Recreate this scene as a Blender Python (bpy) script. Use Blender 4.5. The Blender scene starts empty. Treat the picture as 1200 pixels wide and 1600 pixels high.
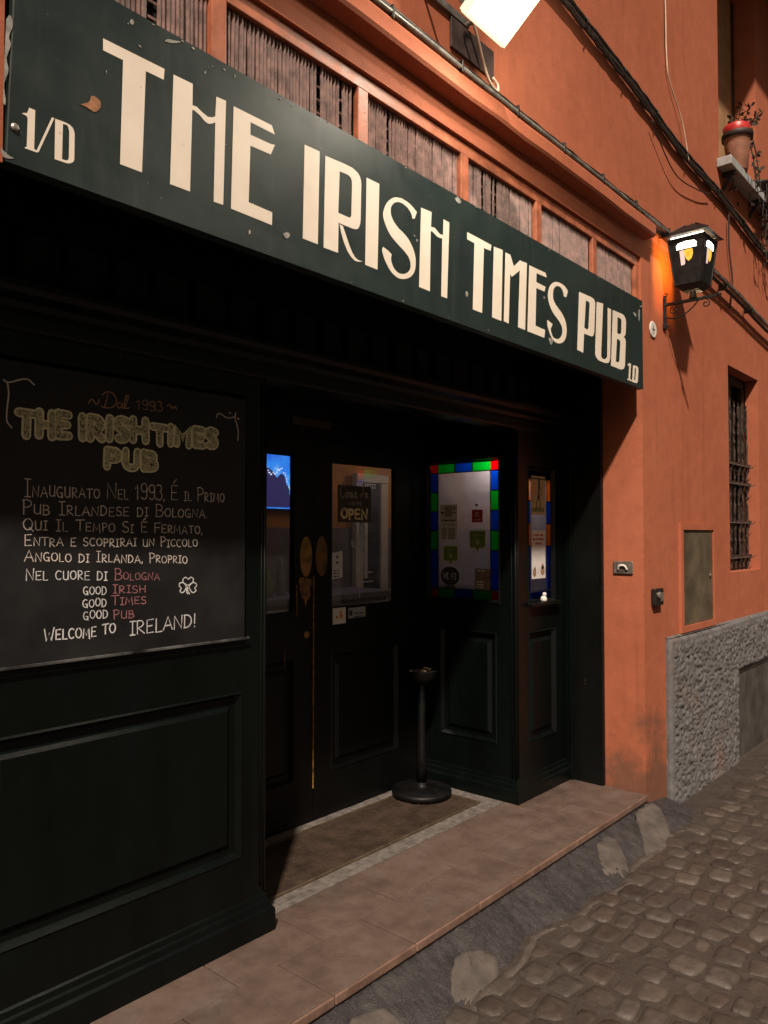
import bpy, bmesh, math, random
from mathutils import noise as mn
from mathutils import Vector
from mathutils.geometry import tessellate_polygon
R=math.radians
rnd=random.Random(7)
S=bpy.context.scene
COL=S.collection
# ---------------------------------------------------------------- camera, sky, street light, exposure
cd=bpy.data.cameras.new('camera'); cam=bpy.data.objects.new('camera',cd); COL.objects.link(cam)
cd.sensor_fit='HORIZONTAL'; cd.sensor_width=36; cd.lens=36.0; cd.clip_start=.05; cd.clip_end=500
cam.location=(0,0,1.62); cam.rotation_euler=(R(90+1.671),0,R(41.038-90)); S.camera=cam
SUN=Vector((1.2,1,-1.72)).normalized()          # direction the street light travels
w=bpy.data.worlds.new('World'); S.world=w; w.use_nodes=True
nt=w.node_tree; nt.nodes.clear()
sky=nt.nodes.new('ShaderNodeTexSky'); sky.sky_type='NISHITA'; sky.sun_disc=False
sky.sun_elevation=math.asin(-SUN.z); sky.sun_rotation=math.atan2(-SUN.x,-SUN.y)
sky.air_density=2; sky.dust_density=6; sky.ozone_density=1
tint=nt.nodes.new('ShaderNodeMix'); tint.data_type='RGBA'; tint.blend_type='MULTIPLY'; tint.inputs[0].default_value=1
tint.inputs[7].default_value=(1.0,.83,.68,1)     # warm glow of the town at night
bg=nt.nodes.new('ShaderNodeBackground'); bg.inputs[1].default_value=.021
wo=nt.nodes.new('ShaderNodeOutputWorld')
nt.links.new(sky.outputs[0],tint.inputs[6]); nt.links.new(tint.outputs[2],bg.inputs[0]); nt.links.new(bg.outputs[0],wo.inputs[0])
sd=bpy.data.lights.new('street_light','SUN'); sd.energy=4.4; sd.angle=R(2.2); sd.color=(1,.83,.68)
so=bpy.data.objects.new('street_light',sd); COL.objects.link(so); so.rotation_euler=SUN.to_track_quat('-Z','Y').to_euler(); so.location=(-4,-4,7)
S.view_settings.view_transform='Standard'; S.view_settings.look='None'; S.view_settings.exposure=.25; S.view_settings.gamma=1
S.cycles.max_bounces=8; S.cycles.transparent_max_bounces=16; S.cycles.caustics_reflective=False; S.cycles.caustics_refractive=False
S.cycles.sample_clamp_indirect=3
# ---------------------------------------------------------------- materials
def nodes(name):
    m=bpy.data.materials.new(name); m.use_nodes=True; t=m.node_tree
    return m,t,t.nodes['Principled BSDF']
def tex(t,scale,detail=5,rough=.6,vec=None,kind='ShaderNodeTexNoise'):
    n=t.nodes.new(kind); n.inputs['Scale'].default_value=scale
    if kind=='ShaderNodeTexNoise': n.inputs['Detail'].default_value=detail; n.inputs['Roughness'].default_value=rough
    if vec is None:
        g=t.nodes.new('ShaderNodeNewGeometry'); vec=g.outputs['Position']
    t.links.new(vec,n.inputs['Vector']); return n
def ramp(t,src,stops):
    r=t.nodes.new('ShaderNodeValToRGB'); e=r.color_ramp.elements
    while len(e)<len(stops): e.new(.5)
    for k,(p,c) in zip(e,stops): k.position=p; k.color=(*c,1) if len(c)==3 else c
    t.links.new(src,r.inputs[0]); return r
def g3(v): return (v,v,v)
def mixc(t,a,b,f,mode='MIX'):
    x=t.nodes.new('ShaderNodeMix'); x.data_type='RGBA'; x.blend_type=mode
    for s,i in ((a,6),(b,7)):
        if hasattr(s,'is_linked') or hasattr(s,'links'): t.links.new(s,x.inputs[i])
        else: x.inputs[i].default_value=(*s,1)
    if hasattr(f,'links'): t.links.new(f,x.inputs[0])
    else: x.inputs[0].default_value=f
    return x.outputs[2]
def bump(t,b,h,strength,dist=.01):
    n=t.nodes.new('ShaderNodeBump'); n.inputs['Strength'].default_value=strength; n.inputs['Distance'].default_value=dist
    t.links.new(h,n.inputs['Height']); t.links.new(n.outputs[0],b.inputs['Normal'])
def M(name,c,rough=.6,var=.25,scale=6,bs=0,bscale=60,metal=0,spec=.5,c2=None,lo=.35,hi=.65,bd=.004):
    m,t,b=nodes(name)
    n=tex(t,scale)
    a=tuple(x*(1-var) for x in c); d=c2 or tuple(min(1,x*(1+var)) for x in c)
    r=ramp(t,n.outputs[0],[(lo,a),(hi,d)]); t.links.new(r.outputs[0],b.inputs['Base Color'])
    rr=ramp(t,n.outputs[0],[(.3,g3(max(.02,rough-.1))),(.7,g3(min(1,rough+.1)))]); t.links.new(rr.outputs[0],b.inputs['Roughness'])
    b.inputs['Metallic'].default_value=metal; b.inputs['Specular IOR Level'].default_value=spec
    if bs: bump(t,b,tex(t,bscale,6).outputs[0],bs,bd)
    return m
def EM(name,c,s,var=0,scale=20):
    m,t,b=nodes(name); b.inputs['Base Color'].default_value=(*[x*.5 for x in c],1)
    b.inputs['Emission Strength'].default_value=s; b.inputs['Emission Color'].default_value=(*c,1)
    if var:
        r=ramp(t,tex(t,scale).outputs[0],[(.3,tuple(x*(1-var) for x in c)),(.7,c)]); t.links.new(r.outputs[0],b.inputs['Emission Color'])
    return m
def PLASTER():
    m,t,b=nodes('orange_plaster')
    base=ramp(t,tex(t,1.3,6,.65).outputs[0],[(.3,(.375,.113,.058)),(.5,(.405,.125,.066)),(.72,(.435,.140,.075))]).outputs[0]
    fine=ramp(t,tex(t,9,8,.7).outputs[0],[(.3,g3(.86)),(.7,g3(1.06))]).outputs[0]
    c=mixc(t,base,fine,1,'MULTIPLY')
    # grime near the pavement: stains with shapes of their own
    g=t.nodes.new('ShaderNodeNewGeometry'); sp=t.nodes.new('ShaderNodeSeparateXYZ'); t.links.new(g.outputs['Position'],sp.inputs[0])
    ma=t.nodes.new('ShaderNodeMapRange'); ma.inputs[1].default_value=.1; ma.inputs[2].default_value=.95; ma.inputs[3].default_value=.34; ma.inputs[4].default_value=-.1
    t.links.new(sp.outputs[2],ma.inputs[0])
    n=tex(t,3.2,7,.7); ad=t.nodes.new('ShaderNodeMath'); ad.operation='ADD'; t.links.new(n.outputs[0],ad.inputs[0]); t.links.new(ma.outputs[0],ad.inputs[1])
    k=ramp(t,ad.outputs[0],[(.6,g3(0)),(.82,g3(.75))]).outputs[0]
    c=mixc(t,c,(.11,.065,.045),k)
    # rain streaks
    mp=t.nodes.new('ShaderNodeMapping'); mp.inputs['Scale'].default_value=(14,14,.7); t.links.new(g.outputs['Position'],mp.inputs[0])
    st=ramp(t,tex(t,1,5,.6,mp.outputs[0]).outputs[0],[(.56,g3(1)),(.75,g3(.84))]).outputs[0]
    c=mixc(t,c,st,1,'MULTIPLY')
    t.links.new(c,b.inputs['Base Color']); b.inputs['Roughness'].default_value=.82; b.inputs['Specular IOR Level'].default_value=.25
    h=t.nodes.new('ShaderNodeMath'); h.operation='ADD'; t.links.new(tex(t,5,4).outputs[0],h.inputs[0])
    f=t.nodes.new('ShaderNodeMath'); f.operation='MULTIPLY'; f.inputs[1].default_value=.25; t.links.new(tex(t,90,5).outputs[0],f.inputs[0]); t.links.new(f.outputs[0],h.inputs[1])
    bump(t,b,h.outputs[0],.35,.012)
    return m
def PAINT(name,c,rough,chip=(.30,.17,.07),amt=.70):
    """dark gloss paint with brush marks and a few worn chips"""
    m,t,b=nodes(name)
    g=t.nodes.new('ShaderNodeNewGeometry')
    mp=t.nodes.new('ShaderNodeMapping'); mp.inputs['Scale'].default_value=(7,7,1.2); t.links.new(g.outputs['Position'],mp.inputs[0])
    v=ramp(t,tex(t,1,6,.6,mp.outputs[0]).outputs[0],[(.3,tuple(x*.7 for x in c)),(.7,tuple(x*1.5 for x in c))]).outputs[0]
    mp2=t.nodes.new('ShaderNodeMapping'); mp2.inputs['Scale'].default_value=(38,38,9); t.links.new(g.outputs['Position'],mp2.inputs[0])
    k=ramp(t,tex(t,1,6,.75,mp2.outputs[0]).outputs[0],[(amt,g3(0)),(amt+.04,g3(.6))]).outputs[0]
    t.links.new(mixc(t,v,chip,k),b.inputs['Base Color'])
    rr=ramp(t,tex(t,11).outputs[0],[(.3,g3(rough-.03)),(.7,g3(rough+.07))]); t.links.new(rr.outputs[0],b.inputs['Roughness'])
    b.inputs['Specular IOR Level'].default_value=.24
    bump(t,b,tex(t,1,5,.6,mp2.outputs[0]).outputs[0],.12,.004)
    return m
def GLASS(name,tr=(.85,.85,.85),haze=.0,hazec=(.6,.6,.65),refl=.05):
    m=bpy.data.materials.new(name); m.use_nodes=True; t=m.node_tree; t.nodes.clear()
    o=t.nodes.new('ShaderNodeOutputMaterial'); a=t.nodes.new('ShaderNodeBsdfTransparent'); a.inputs[0].default_value=(*tr,1)
    gl=t.nodes.new('ShaderNodeBsdfGlossy'); gl.inputs['Roughness'].default_value=.04; gl.inputs[0].default_value=(1,1,1,1)
    x=t.nodes.new('ShaderNodeMixShader'); x.inputs[0].default_value=refl; t.links.new(a.outputs[0],x.inputs[1]); t.links.new(gl.outputs[0],x.inputs[2])
    last=x.outputs[0]
    if haze:
        d=t.nodes.new('ShaderNodeBsdfTranslucent'); d.inputs[0].default_value=(*hazec,1)
        n=ramp(t,tex(t,9,5).outputs[0],[(.3,g3(haze*.85)),(.7,g3(min(1,haze*1.15)))])
        y=t.nodes.new('ShaderNodeMixShader'); t.links.new(n.outputs[0],y.inputs[0]); t.links.new(last,y.inputs[1]); t.links.new(d.outputs[0],y.inputs[2]); last=y.outputs[0]
    t.links.new(last,o.inputs[0]); return m
def CHALK(name,c,cut=.42,scale=420,low=.62):
    """grainy chalk: the slate shows through between the grains"""
    m,t,b=nodes(name)
    k=ramp(t,tex(t,scale,3,.7).outputs[0],[(cut-.08,g3(0)),(cut+.1,g3(1))]).outputs[0]
    k2=ramp(t,tex(t,14,3).outputs[0],[(.3,g3(low)),(.65,g3(1))]).outputs[0]
    kk=mixc(t,k,k2,1,'MULTIPLY')
    t.links.new(mixc(t,(.013,.012,.012),c,kk),b.inputs['Base Color']); b.inputs['Roughness'].default_value=.95; b.inputs['Specular IOR Level'].default_value=.1
    return m
def STONE(name):
    m,t,b=nodes(name)
    c=ramp(t,tex(t,16,8,.7).outputs[0],[(.28,(.060,.060,.064)),(.5,(.115,.113,.118)),(.75,(.185,.178,.180))]).outputs[0]
    rust=ramp(t,tex(t,2.6,5).outputs[0],[(.56,g3(0)),(.75,g3(.55))]).outputs[0]
    t.links.new(mixc(t,c,(.16,.085,.05),rust),b.inputs['Base Color']); b.inputs['Roughness'].default_value=.85
    bump(t,b,tex(t,120,5).outputs[0],.5,.006)
    return m
def ASPHALT(name,a,d,sp):
    m,t,b=nodes(name)
    c=ramp(t,tex(t,7,8,.7).outputs[0],[(.3,a),(.7,d)]).outputs[0]
    k=ramp(t,tex(t,260,2,.5).outputs[0],[(.64,g3(0)),(.70,g3(.6))]).outputs[0]
    t.links.new(mixc(t,c,sp,k),b.inputs['Base Color'])
    rr=ramp(t,tex(t,30).outputs[0],[(.3,g3(.35)),(.7,g3(.75))]); t.links.new(rr.outputs[0],b.inputs['Roughness'])
    h=t.nodes.new('ShaderNodeMath'); h.operation='ADD'; t.links.new(tex(t,14,6).outputs[0],h.inputs[0])
    f=t.nodes.new('ShaderNodeMath'); f.operation='MULTIPLY'; f.inputs[1].default_value=.3; t.links.new(tex(t,190,4).outputs[0],f.inputs[0]); t.links.new(f.outputs[0],h.inputs[1])
    bump(t,b,h.outputs[0],.6,.02)
    return m
def COBBLE():
    m,t,b=nodes('cobble_stone')
    at=t.nodes.new('ShaderNodeAttribute'); at.attribute_name='tone'
    base=ramp(t,at.outputs['Fac'],[(0,(.042,.033,.028)),(.3,(.062,.046,.037)),(.45,(.060,.050,.044)),(.62,(.070,.055,.045)),(.8,(.080,.068,.060)),(1,(.098,.080,.066))]).outputs[0]
    n=ramp(t,tex(t,22,8,.7).outputs[0],[(.3,g3(.62)),(.7,g3(1.25))]).outputs[0]
    dust=ramp(t,tex(t,3.1,6,.7).outputs[0],[(.48,g3(0)),(.7,g3(.55))]).outputs[0]
    t.links.new(mixc(t,mixc(t,base,n,1,'MULTIPLY'),(.094,.076,.063),dust),b.inputs['Base Color'])
    rr=ramp(t,tex(t,16).outputs[0],[(.3,g3(.30)),(.7,g3(.68))]); t.links.new(rr.outputs[0],b.inputs['Roughness'])
    h=t.nodes.new('ShaderNodeMath'); h.operation='ADD'; t.links.new(tex(t,38,7,.7).outputs[0],h.inputs[0])
    f=t.nodes.new('ShaderNodeMath'); f.operation='MULTIPLY'; f.inputs[1].default_value=.45; t.links.new(tex(t,170,5,.7).outputs[0],f.inputs[0]); t.links.new(f.outputs[0],h.inputs[1])
    bump(t,b,h.outputs[0],.5,.010)
    return m
def SIGN():
    m,t,b=nodes('sign_green_paint')
    c=ramp(t,tex(t,2.2,6,.6).outputs[0],[(.3,(.0108,.0205,.0190)),(.7,(.0155,.0280,.0258))]).outputs[0]
    g=t.nodes.new('ShaderNodeNewGeometry'); mp=t.nodes.new('ShaderNodeMapping'); mp.inputs['Scale'].default_value=(26,26,1.6); t.links.new(g.outputs['Position'],mp.inputs[0])
    k=ramp(t,tex(t,1,6,.7,mp.outputs[0]).outputs[0],[(.55,g3(0)),(.85,g3(.55))]).outputs[0]
    c=mixc(t,c,(.05,.06,.055),k)
    k2=ramp(t,tex(t,75,3,.5).outputs[0],[(.72,g3(0)),(.76,g3(.55))]).outputs[0]
    t.links.new(mixc(t,c,(.22,.21,.19),k2),b.inputs['Base Color'])
    rr=ramp(t,tex(t,8).outputs[0],[(.3,g3(.38)),(.7,g3(.55))]); t.links.new(rr.outputs[0],b.inputs['Roughness'])
    bump(t,b,tex(t,30,5).outputs[0],.08,.004)
    return m
def CREAM():
    m,t,b=nodes('cream_letter_paint')
    c=ramp(t,tex(t,5,6,.65).outputs[0],[(.28,(.74,.65,.54)),(.6,(.82,.745,.64))]).outputs[0]
    k=ramp(t,tex(t,42,4,.6).outputs[0],[(.70,g3(0)),(.76,g3(.5))]).outputs[0]
    t.links.new(mixc(t,c,(.30,.24,.17),k),b.inputs['Base Color']); b.inputs['Roughness'].default_value=.55
    return m
plaster=PLASTER()
darkpaint=PAINT('black_green_paint',(.0017,.0031,.0029),.30)
doorpaint=PAINT('door_black_paint',(.0016,.0018,.0016),.42,chip=(.10,.055,.02),amt=.72)
trimpaint=PAINT('worn_trim_paint',(.0032,.0040,.0036),.36,chip=(.16,.10,.05),amt=.67)
framepaint=M('orange_wood_frame',(.36,.115,.058),.55,.3,14,.3,70)
slatmat=M('rusty_slat',(.185,.112,.098),.6,.45,23,.3,80)
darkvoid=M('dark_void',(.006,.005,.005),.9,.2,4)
signmat=SIGN(); cream=CREAM()
chipm=M('bare_chip',(.27,.26,.24),.8,.3,40); rustm=M('rusty_patch',(.30,.14,.07),.8,.4,40)
slate=M('slate_board',(.0080,.0080,.0088),.62,.35,3.1,.05,200,spec=.4,c2=(.0165,.0165,.0175),lo=.4,hi=.72)
ch_w=CHALK('chalk_white',(.80,.72,.66),.38); ch_b=CHALK('chalk_bright',(.78,.78,.79),.36); ch_p=CHALK('chalk_pink',(.46,.20,.22)); ch_o=CHALK('chalk_orange',(.62,.36,.22))
ch_g=CHALK('chalk_olive_fill',(.55,.54,.34),.42,160,.8); ch_go=CHALK('chalk_olive_line',(.86,.82,.56),.36,420,.85)
stone=STONE('rough_plinth_stone')
smoothstone=M('smooth_stone_edge',(.20,.19,.185),.8,.3,18,.3,120)
stepm,_t,_b=nodes('step_stone')
_c=ramp(_t,tex(_t,4.5,8,.7).outputs[0],[(.3,(.078,.056,.047)),(.5,(.116,.081,.066)),(.72,(.140,.108,.094))]).outputs[0]
_k=ramp(_t,tex(_t,38,5,.7).outputs[0],[(.62,g3(0)),(.8,g3(.5))]).outputs[0]
_t.links.new(mixc(_t,_c,(.19,.15,.13),_k),_b.inputs['Base Color']); _b.inputs['Roughness'].default_value=.5
_dn=ramp(_t,tex(_t,2.3,9,.75).outputs[0],[(.50,g3(0)),(.66,g3(.62))]).outputs[0]
_t.links.new(mixc(_t,mixc(_t,_c,(.19,.15,.13),_k),(.052,.041,.036),_dn),_b.inputs['Base Color'])
_rr=ramp(_t,tex(_t,9,6).outputs[0],[(.3,g3(.36)),(.7,g3(.62))]); _t.links.new(_rr.outputs[0],_b.inputs['Roughness'])
bump(_t,_b,tex(_t,28,7,.7).outputs[0],.3,.008)
nosem=M('step_nosing',(.165,.102,.078),.5,.25,12,.3,60)
mosaic=M('mosaic_tile',(.135,.122,.112),.6,.3,26,.4,90)
grout=M('dark_grout',(.06,.05,.045),.9,.3,40)
matm=M('coir_mat',(.050,.035,.026),.95,.3,9,.6,420,spec=.1,bd=.006)
brass=M('worn_brass',(.30,.17,.055),.42,.4,18,.1,90,metal=.75)
brassd=M('tarnished_brass',(.19,.095,.030),.5,.4,22,.1,90,metal=.5)
iron=M('black_iron',(.012,.011,.011),.45,.4,20,.2,120,metal=.3)
ashm=M('ashtray_metal',(.004,.004,.0045),.5,.3,12,.05,120,metal=.4)
butt=M('cigarette_paper',(.55,.45,.34),.8,.3,60)
cobm=COBBLE(); groundm=ASPHALT('street_dirt',(.046,.037,.031),(.082,.067,.056),(.15,.13,.115)); rampm=ASPHALT('tarmac_ramp',(.017,.0155,.017),(.050,.045,.047),(.24,.225,.22))
mortar=M('pale_mortar',(.088,.075,.067),.9,.35,11,.7,70,c2=(.108,.092,.082))
cablem=M('black_cable',(.020,.016,.014),.5,.5,30); cableg=M('grey_conduit',(.17,.16,.145),.32,.45,16); wirew=M('beige_wire',(.55,.42,.32),.6,.2,10); ropem=M('old_brown_cable',(.030,.019,.014),.7,.5,45,.3,200)
grey=M('grey_sill',(.36,.37,.38),.6,.2,9,.1,60); terr=M('terracotta',(.30,.13,.08),.8,.25,12,.2,60); redp=M('red_foil',(.50,.035,.035),.4,.25,18); leafm=M('dry_leaf',(.030,.020,.012),.8,.5,40)
hatchm=M('meter_hatch_metal',(.105,.085,.055),.55,.35,4.5,.1,60,metal=.1); ventm=M('basement_panel_metal',(.065,.060,.056),.55,.35,7,.15,70)
steel=M('brushed_steel',(.32,.29,.26),.42,.25,30,metal=.7); blackpl=M('black_plastic',(.012,.010,.010),.4,.3,30)
white=M('white_enamel',(.70,.68,.64),.5,.12,10); paper=M('white_paper',(.62,.60,.58),.8,.08,20); papert=M('tan_paper',(.50,.38,.22),.8,.15,20)
ink=M('black_ink',(.02,.018,.018),.6,.2,30); redink=M('red_ink',(.42,.04,.04),.6,.2,30); greenst=M('green_sticker',(.13,.20,.045),.5,.2,12); palest=M('sticker_border',(.50,.53,.40),.5,.1,20)
openm=M('open_sign_board',(.050,.034,.024),.7,.3,15); opent=M('open_sign_letters',(.80,.62,.32),.7,.15,20); openg=M('open_sign_script',(.36,.31,.25),.7,.15,20)
frost=M('frosted_decal',(.35,.37,.45),.8,.15,20)
clear=GLASS('clear_pane',(.80,.80,.82),.05); hazy=GLASS('dusty_pane',(.70,.70,.75),.40,(.66,.68,.84))
sg={'r':GLASS('stained_red',(.75,.004,.03),.92,(.62,.01,.05)),'g':GLASS('stained_green',(.02,.45,.08),.92,(.02,.55,.15)),'b':GLASS('stained_blue',(.01,.08,.60),.92,(.02,.19,.68)),'a':GLASS('stained_amber',(.75,.30,.04),.9,(.80,.36,.05))}
tanm=M('tan_shutter',(.34,.20,.10),.7,.2,8); woodd=M('dark_window_wood',(.028,.016,.011),.6,.3,14)
room_o=M('room_orange',(.55,.25,.07),.8,.15,3); room_d=M('room_dark_wood',(.055,.036,.026),.5,.3,6); room_w=M('room_white_paint',(.62,.60,.56),.6,.1,5); room_g=M('room_grey_panel',(.15,.145,.165),.6,.25,6)
# ---------------------------------------------------------------- mesh helpers
class MB:
    def __init__(s): s.v=[]; s.f=[]
    def q(s,*p):
        n=len(s.v); s.v+= [tuple(a) for a in p]; s.f.append(tuple(range(n,n+len(p)))); return s
    def box(s,x0,x1,y0,y1,z0,z1):
        n=len(s.v); s.v+=[(x0,y0,z0),(x1,y0,z0),(x1,y1,z0),(x0,y1,z0),(x0,y0,z1),(x1,y0,z1),(x1,y1,z1),(x0,y1,z1)]
        s.f+=[tuple(n+i for i in f) for f in ((3,2,1,0),(4,5,6,7),(0,1,5,4),(1,2,6,5),(2,3,7,6),(3,0,4,7))]; return s
    def obox(s,c,ax,ay,az):
        c=Vector(c); ax,ay,az=map(Vector,(ax,ay,az)); n=len(s.v)
        for k in ((-1,-1,-1),(1,-1,-1),(1,1,-1),(-1,1,-1),(-1,-1,1),(1,-1,1),(1,1,1),(-1,1,1)): s.v.append(tuple(c+ax*k[0]+ay*k[1]+az*k[2]))
        s.f+=[tuple(n+i for i in f) for f in ((3,2,1,0),(4,5,6,7),(0,1,5,4),(1,2,6,5),(2,3,7,6),(3,0,4,7))]; return s
    def tube(s,path,r,n=8,cap=True):
        P=[Vector(p) for p in path]; rs=r if isinstance(r,(list,tuple)) else [r]*len(P); base=len(s.v)
        up=Vector((0,0,1))
        for i,p in enumerate(P):
            d=(P[min(i+1,len(P)-1)]-P[max(i-1,0)]).normalized()
            a=d.cross(up); a=a.normalized() if a.length>1e-3 else Vector((1,0,0)); b=a.cross(d).normalized()
            for k in range(n):
                t=2*math.pi*k/n; s.v.append(tuple(p+(a*math.cos(t)+b*math.sin(t))*rs[i]))
        for i in range(len(P)-1):
            for k in range(n):
                s.f.append((base+i*n+k,base+i*n+(k+1)%n,base+(i+1)*n+(k+1)%n,base+(i+1)*n+k))
        if cap: s.f.append(tuple(base+k for k in range(n))[::-1]); s.f.append(tuple(base+(len(P)-1)*n+k for k in range(n)))
        return s
    def lathe(s,prof,c,n=32,axis='z'):
        base=len(s.v)
        for r,h in prof:
            for k in range(n):
                t=2*math.pi*k/n; a,b=r*math.cos(t),r*math.sin(t)
                s.v.append((c[0]+a,c[1]+b,c[2]+h) if axis=='z' else (c[0]+a,c[1]+h,c[2]+b) if axis=='y' else (c[0]+h,c[1]+a,c[2]+b))
        for i in range(len(prof)-1):
            for k in range(n): s.f.append((base+i*n+k,base+i*n+(k+1)%n,base+(i+1)*n+(k+1)%n,base+(i+1)*n+k))
        s.f.append(tuple(base+k for k in range(n))[::-1]); s.f.append(tuple(base+(len(prof)-1)*n+k for k in range(n)))
        return s
    def prism(s,loops,to3,d0,d1):
        """outline (with holes) in a plane -> solid of thickness d0..d1"""
        L=[[Vector((a,b,0)) for a,b in l] for l in loops]; flat=[p for l in L for p in l]
        tri=tessellate_polygon(L); n=len(s.v); m=len(flat)
        for d in (d0,d1):
            for p in flat: s.v.append(to3(p.x,p.y,d))
        for t in tri:
            s.f.append(tuple(n+i for i in t)); s.f.append(tuple(n+m+i for i in t[::-1]))
        o=0
        for l in L:
            k=len(l)
            for i in range(k): a,b=o+i,o+(i+1)%k; s.f.append((n+a,n+b,n+m+b,n+m+a))
            o+=k
        return s
    def ribbon(s,pts,wd,to3,d0,d1):
        """flat hand-drawn line with round ends; each stroke lies a hair above the last"""
        s.k=getattr(s,'k',0)+1; o_=(s.k%9)*.00004; d0-=o_; d1-=o_
        P=[Vector((a,b)) for a,b in pts]
        out=[]
        for i,p in enumerate(P):
            e=P[min(i+1,len(P)-1)]-P[max(i-1,0)]
            if e.length<1e-6: e=Vector((1,0))
            e.normalize(); nn=Vector((-e.y,e.x)); out.append((p,nn))
        n=len(s.v); k=len(P)
        for d in (d0,d1):
            for p,nn in out:
                for sg_ in (1,-1):
                    q=p+nn*wd*.5*sg_; s.v.append(to3(q.x,q.y,d))
        for i in range(k-1):
            a=n+2*i; s.f.append((a,a+2,a+3,a+1)); b=a+2*k
            s.f.append((a,b,b+2,a+2)); s.f.append((a+1,a+3,b+3,b+1))
        for e in (P[0],P[-1]):
            c=len(s.v)
            for j in range(8):
                t=2*math.pi*j/8; s.v.append(to3(e.x+wd*.5*math.cos(t),e.y+wd*.5*math.sin(t),d0-.00002))
            s.f.append(tuple(range(c,c+8)))
        return s
    def build(s,name,mat,parent=None,smooth=False,bev=0,loc=None,seg=2):
        off=Vector((0,0,0))
        if parent: off=Vector(ORG.get(parent.name,(0,0,0)))
        elif loc: off=Vector(loc)
        me=bpy.data.meshes.new(name); me.from_pydata([tuple(Vector(v)-off) for v in s.v],[],s.f); me.update()
        bm=bmesh.new(); bm.from_mesh(me); bmesh.ops.recalc_face_normals(bm,faces=bm.faces); bm.to_mesh(me); bm.free()
        me.materials.append(mat); o=bpy.data.objects.new(name,me); COL.objects.link(o)
        ORG[o.name]=tuple(off)
        if parent: o.parent=parent
        else: o.location=off
        if smooth:
            for p in me.polygons: p.use_smooth=True
        if bev:
            b=o.modifiers.new('bevel','BEVEL'); b.width=bev; b.segments=seg; b.limit_method='ANGLE'; b.angle_limit=R(35)
        return o
ORG={}
def tag(o,label,cat,group=None):
    o['label']=label; o['category']=cat
    if group: o['group']=group
    return o
def thing(name,label,cat,loc,group=None):
    o=bpy.data.objects.new(name,None); o.empty_display_size=.1; COL.objects.link(o); o.location=loc; ORG[o.name]=tuple(loc)
    return tag(o,label,cat,group)
def struct(o,kind='structure'): o['kind']=kind; return o
def front(y): return lambda a,b,d:(a,y+d,b)      # plane facing the street; d>0 goes into the wall
def side(x): return lambda a,b,d:(x+d,a,b)       # plane facing left along the street; a is y
def smooth_pts(pts,n=6):
    """Catmull-Rom through points"""
    P=[Vector(p) for p in pts]; out=[]
    for i in range(len(P)-1):
        a,b,c,d=P[max(i-1,0)],P[i],P[i+1],P[min(i+2,len(P)-1)]
        for k in range(n):
            t=k/n; out.append(.5*((2*b)+(c-a)*t+(2*a-5*b+4*c-d)*t*t+(3*b-a-3*c+d)*t**3))
    out.append(P[-1]); return out
def holed(mb,to3,u0,u1,z0,z1,holes,rev=0):
    """face with rectangular openings; each opening gets reveals of its own depth"""
    us=sorted({u0,u1,*[h[0] for h in holes],*[h[1] for h in holes]}); zs=sorted({z0,z1,*[h[2] for h in holes],*[h[3] for h in holes]})
    us=[u for u in us if u0<=u<=u1]; zs=[z for z in zs if z0<=z<=z1]
    for i in range(len(us)-1):
        for j in range(len(zs)-1):
            cu,cz=(us[i]+us[i+1])/2,(zs[j]+zs[j+1])/2
            if any(h[0]<cu<h[1] and h[2]<cz<h[3] for h in holes): continue
            mb.q(to3(us[i],zs[j],0),to3(us[i+1],zs[j],0),to3(us[i+1],zs[j+1],0),to3(us[i],zs[j+1],0))
    for h in holes:
        d=h[4] if len(h)>4 else rev
        if d: ring(mb,to3,h[:4],0,h[:4],d)
    return mb
def ring(mb,to3,A,da,B,db):
    a=[(A[0],A[2]),(A[1],A[2]),(A[1],A[3]),(A[0],A[3])]; b=[(B[0],B[2]),(B[1],B[2]),(B[1],B[3]),(B[0],B[3])]
    for i in range(4):
        j=(i+1)%4; mb.q(to3(*a[i],da),to3(*a[j],da),to3(*b[j],db),to3(*b[i],db))
def inset(r,d): return (r[0]+d,r[1]-d,r[2]+d,r[3]-d)
def fielded(mb,to3,r,fill=True):
    """moulded recess with a raised field"""
    a=inset(r,.022); ring(mb,to3,r,0,inset(r,.006),-.006); ring(mb,to3,inset(r,.006),-.006,a,.018)
    if not fill: return a
    b=inset(a,.024); c=inset(b,.019)
    ring(mb,to3,a,.018,b,.018); ring(mb,to3,b,.018,c,.002)
    mb.q(to3(c[0],c[2],.002),to3(c[1],c[2],.002),to3(c[1],c[3],.002),to3(c[0],c[3],.002))
def plinthrun(mb,pts,z0,z1,out):
    """skirting with a double moulding along a polyline of (x,y); out = outward normals per segment"""
    prof=[(.0,z1+.055),(.012,z1+.05),(.016,z1+.032),(.026,z1+.026),(.032,z1+.006),(.046,z1-.002),(.05,z1-.012),(.05,z0)]
    n=len(mb.v); k=len(prof)
    for (x,y,ox,oy) in pts:
        for d,z in prof: mb.v.append((x+ox*d*.62,y+oy*d*.62,z))
    for i in range(len(pts)-1):
        for j in range(k-1): mb.f.append((n+i*k+j,n+(i+1)*k+j,n+(i+1)*k+j+1,n+i*k+j+1))
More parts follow.
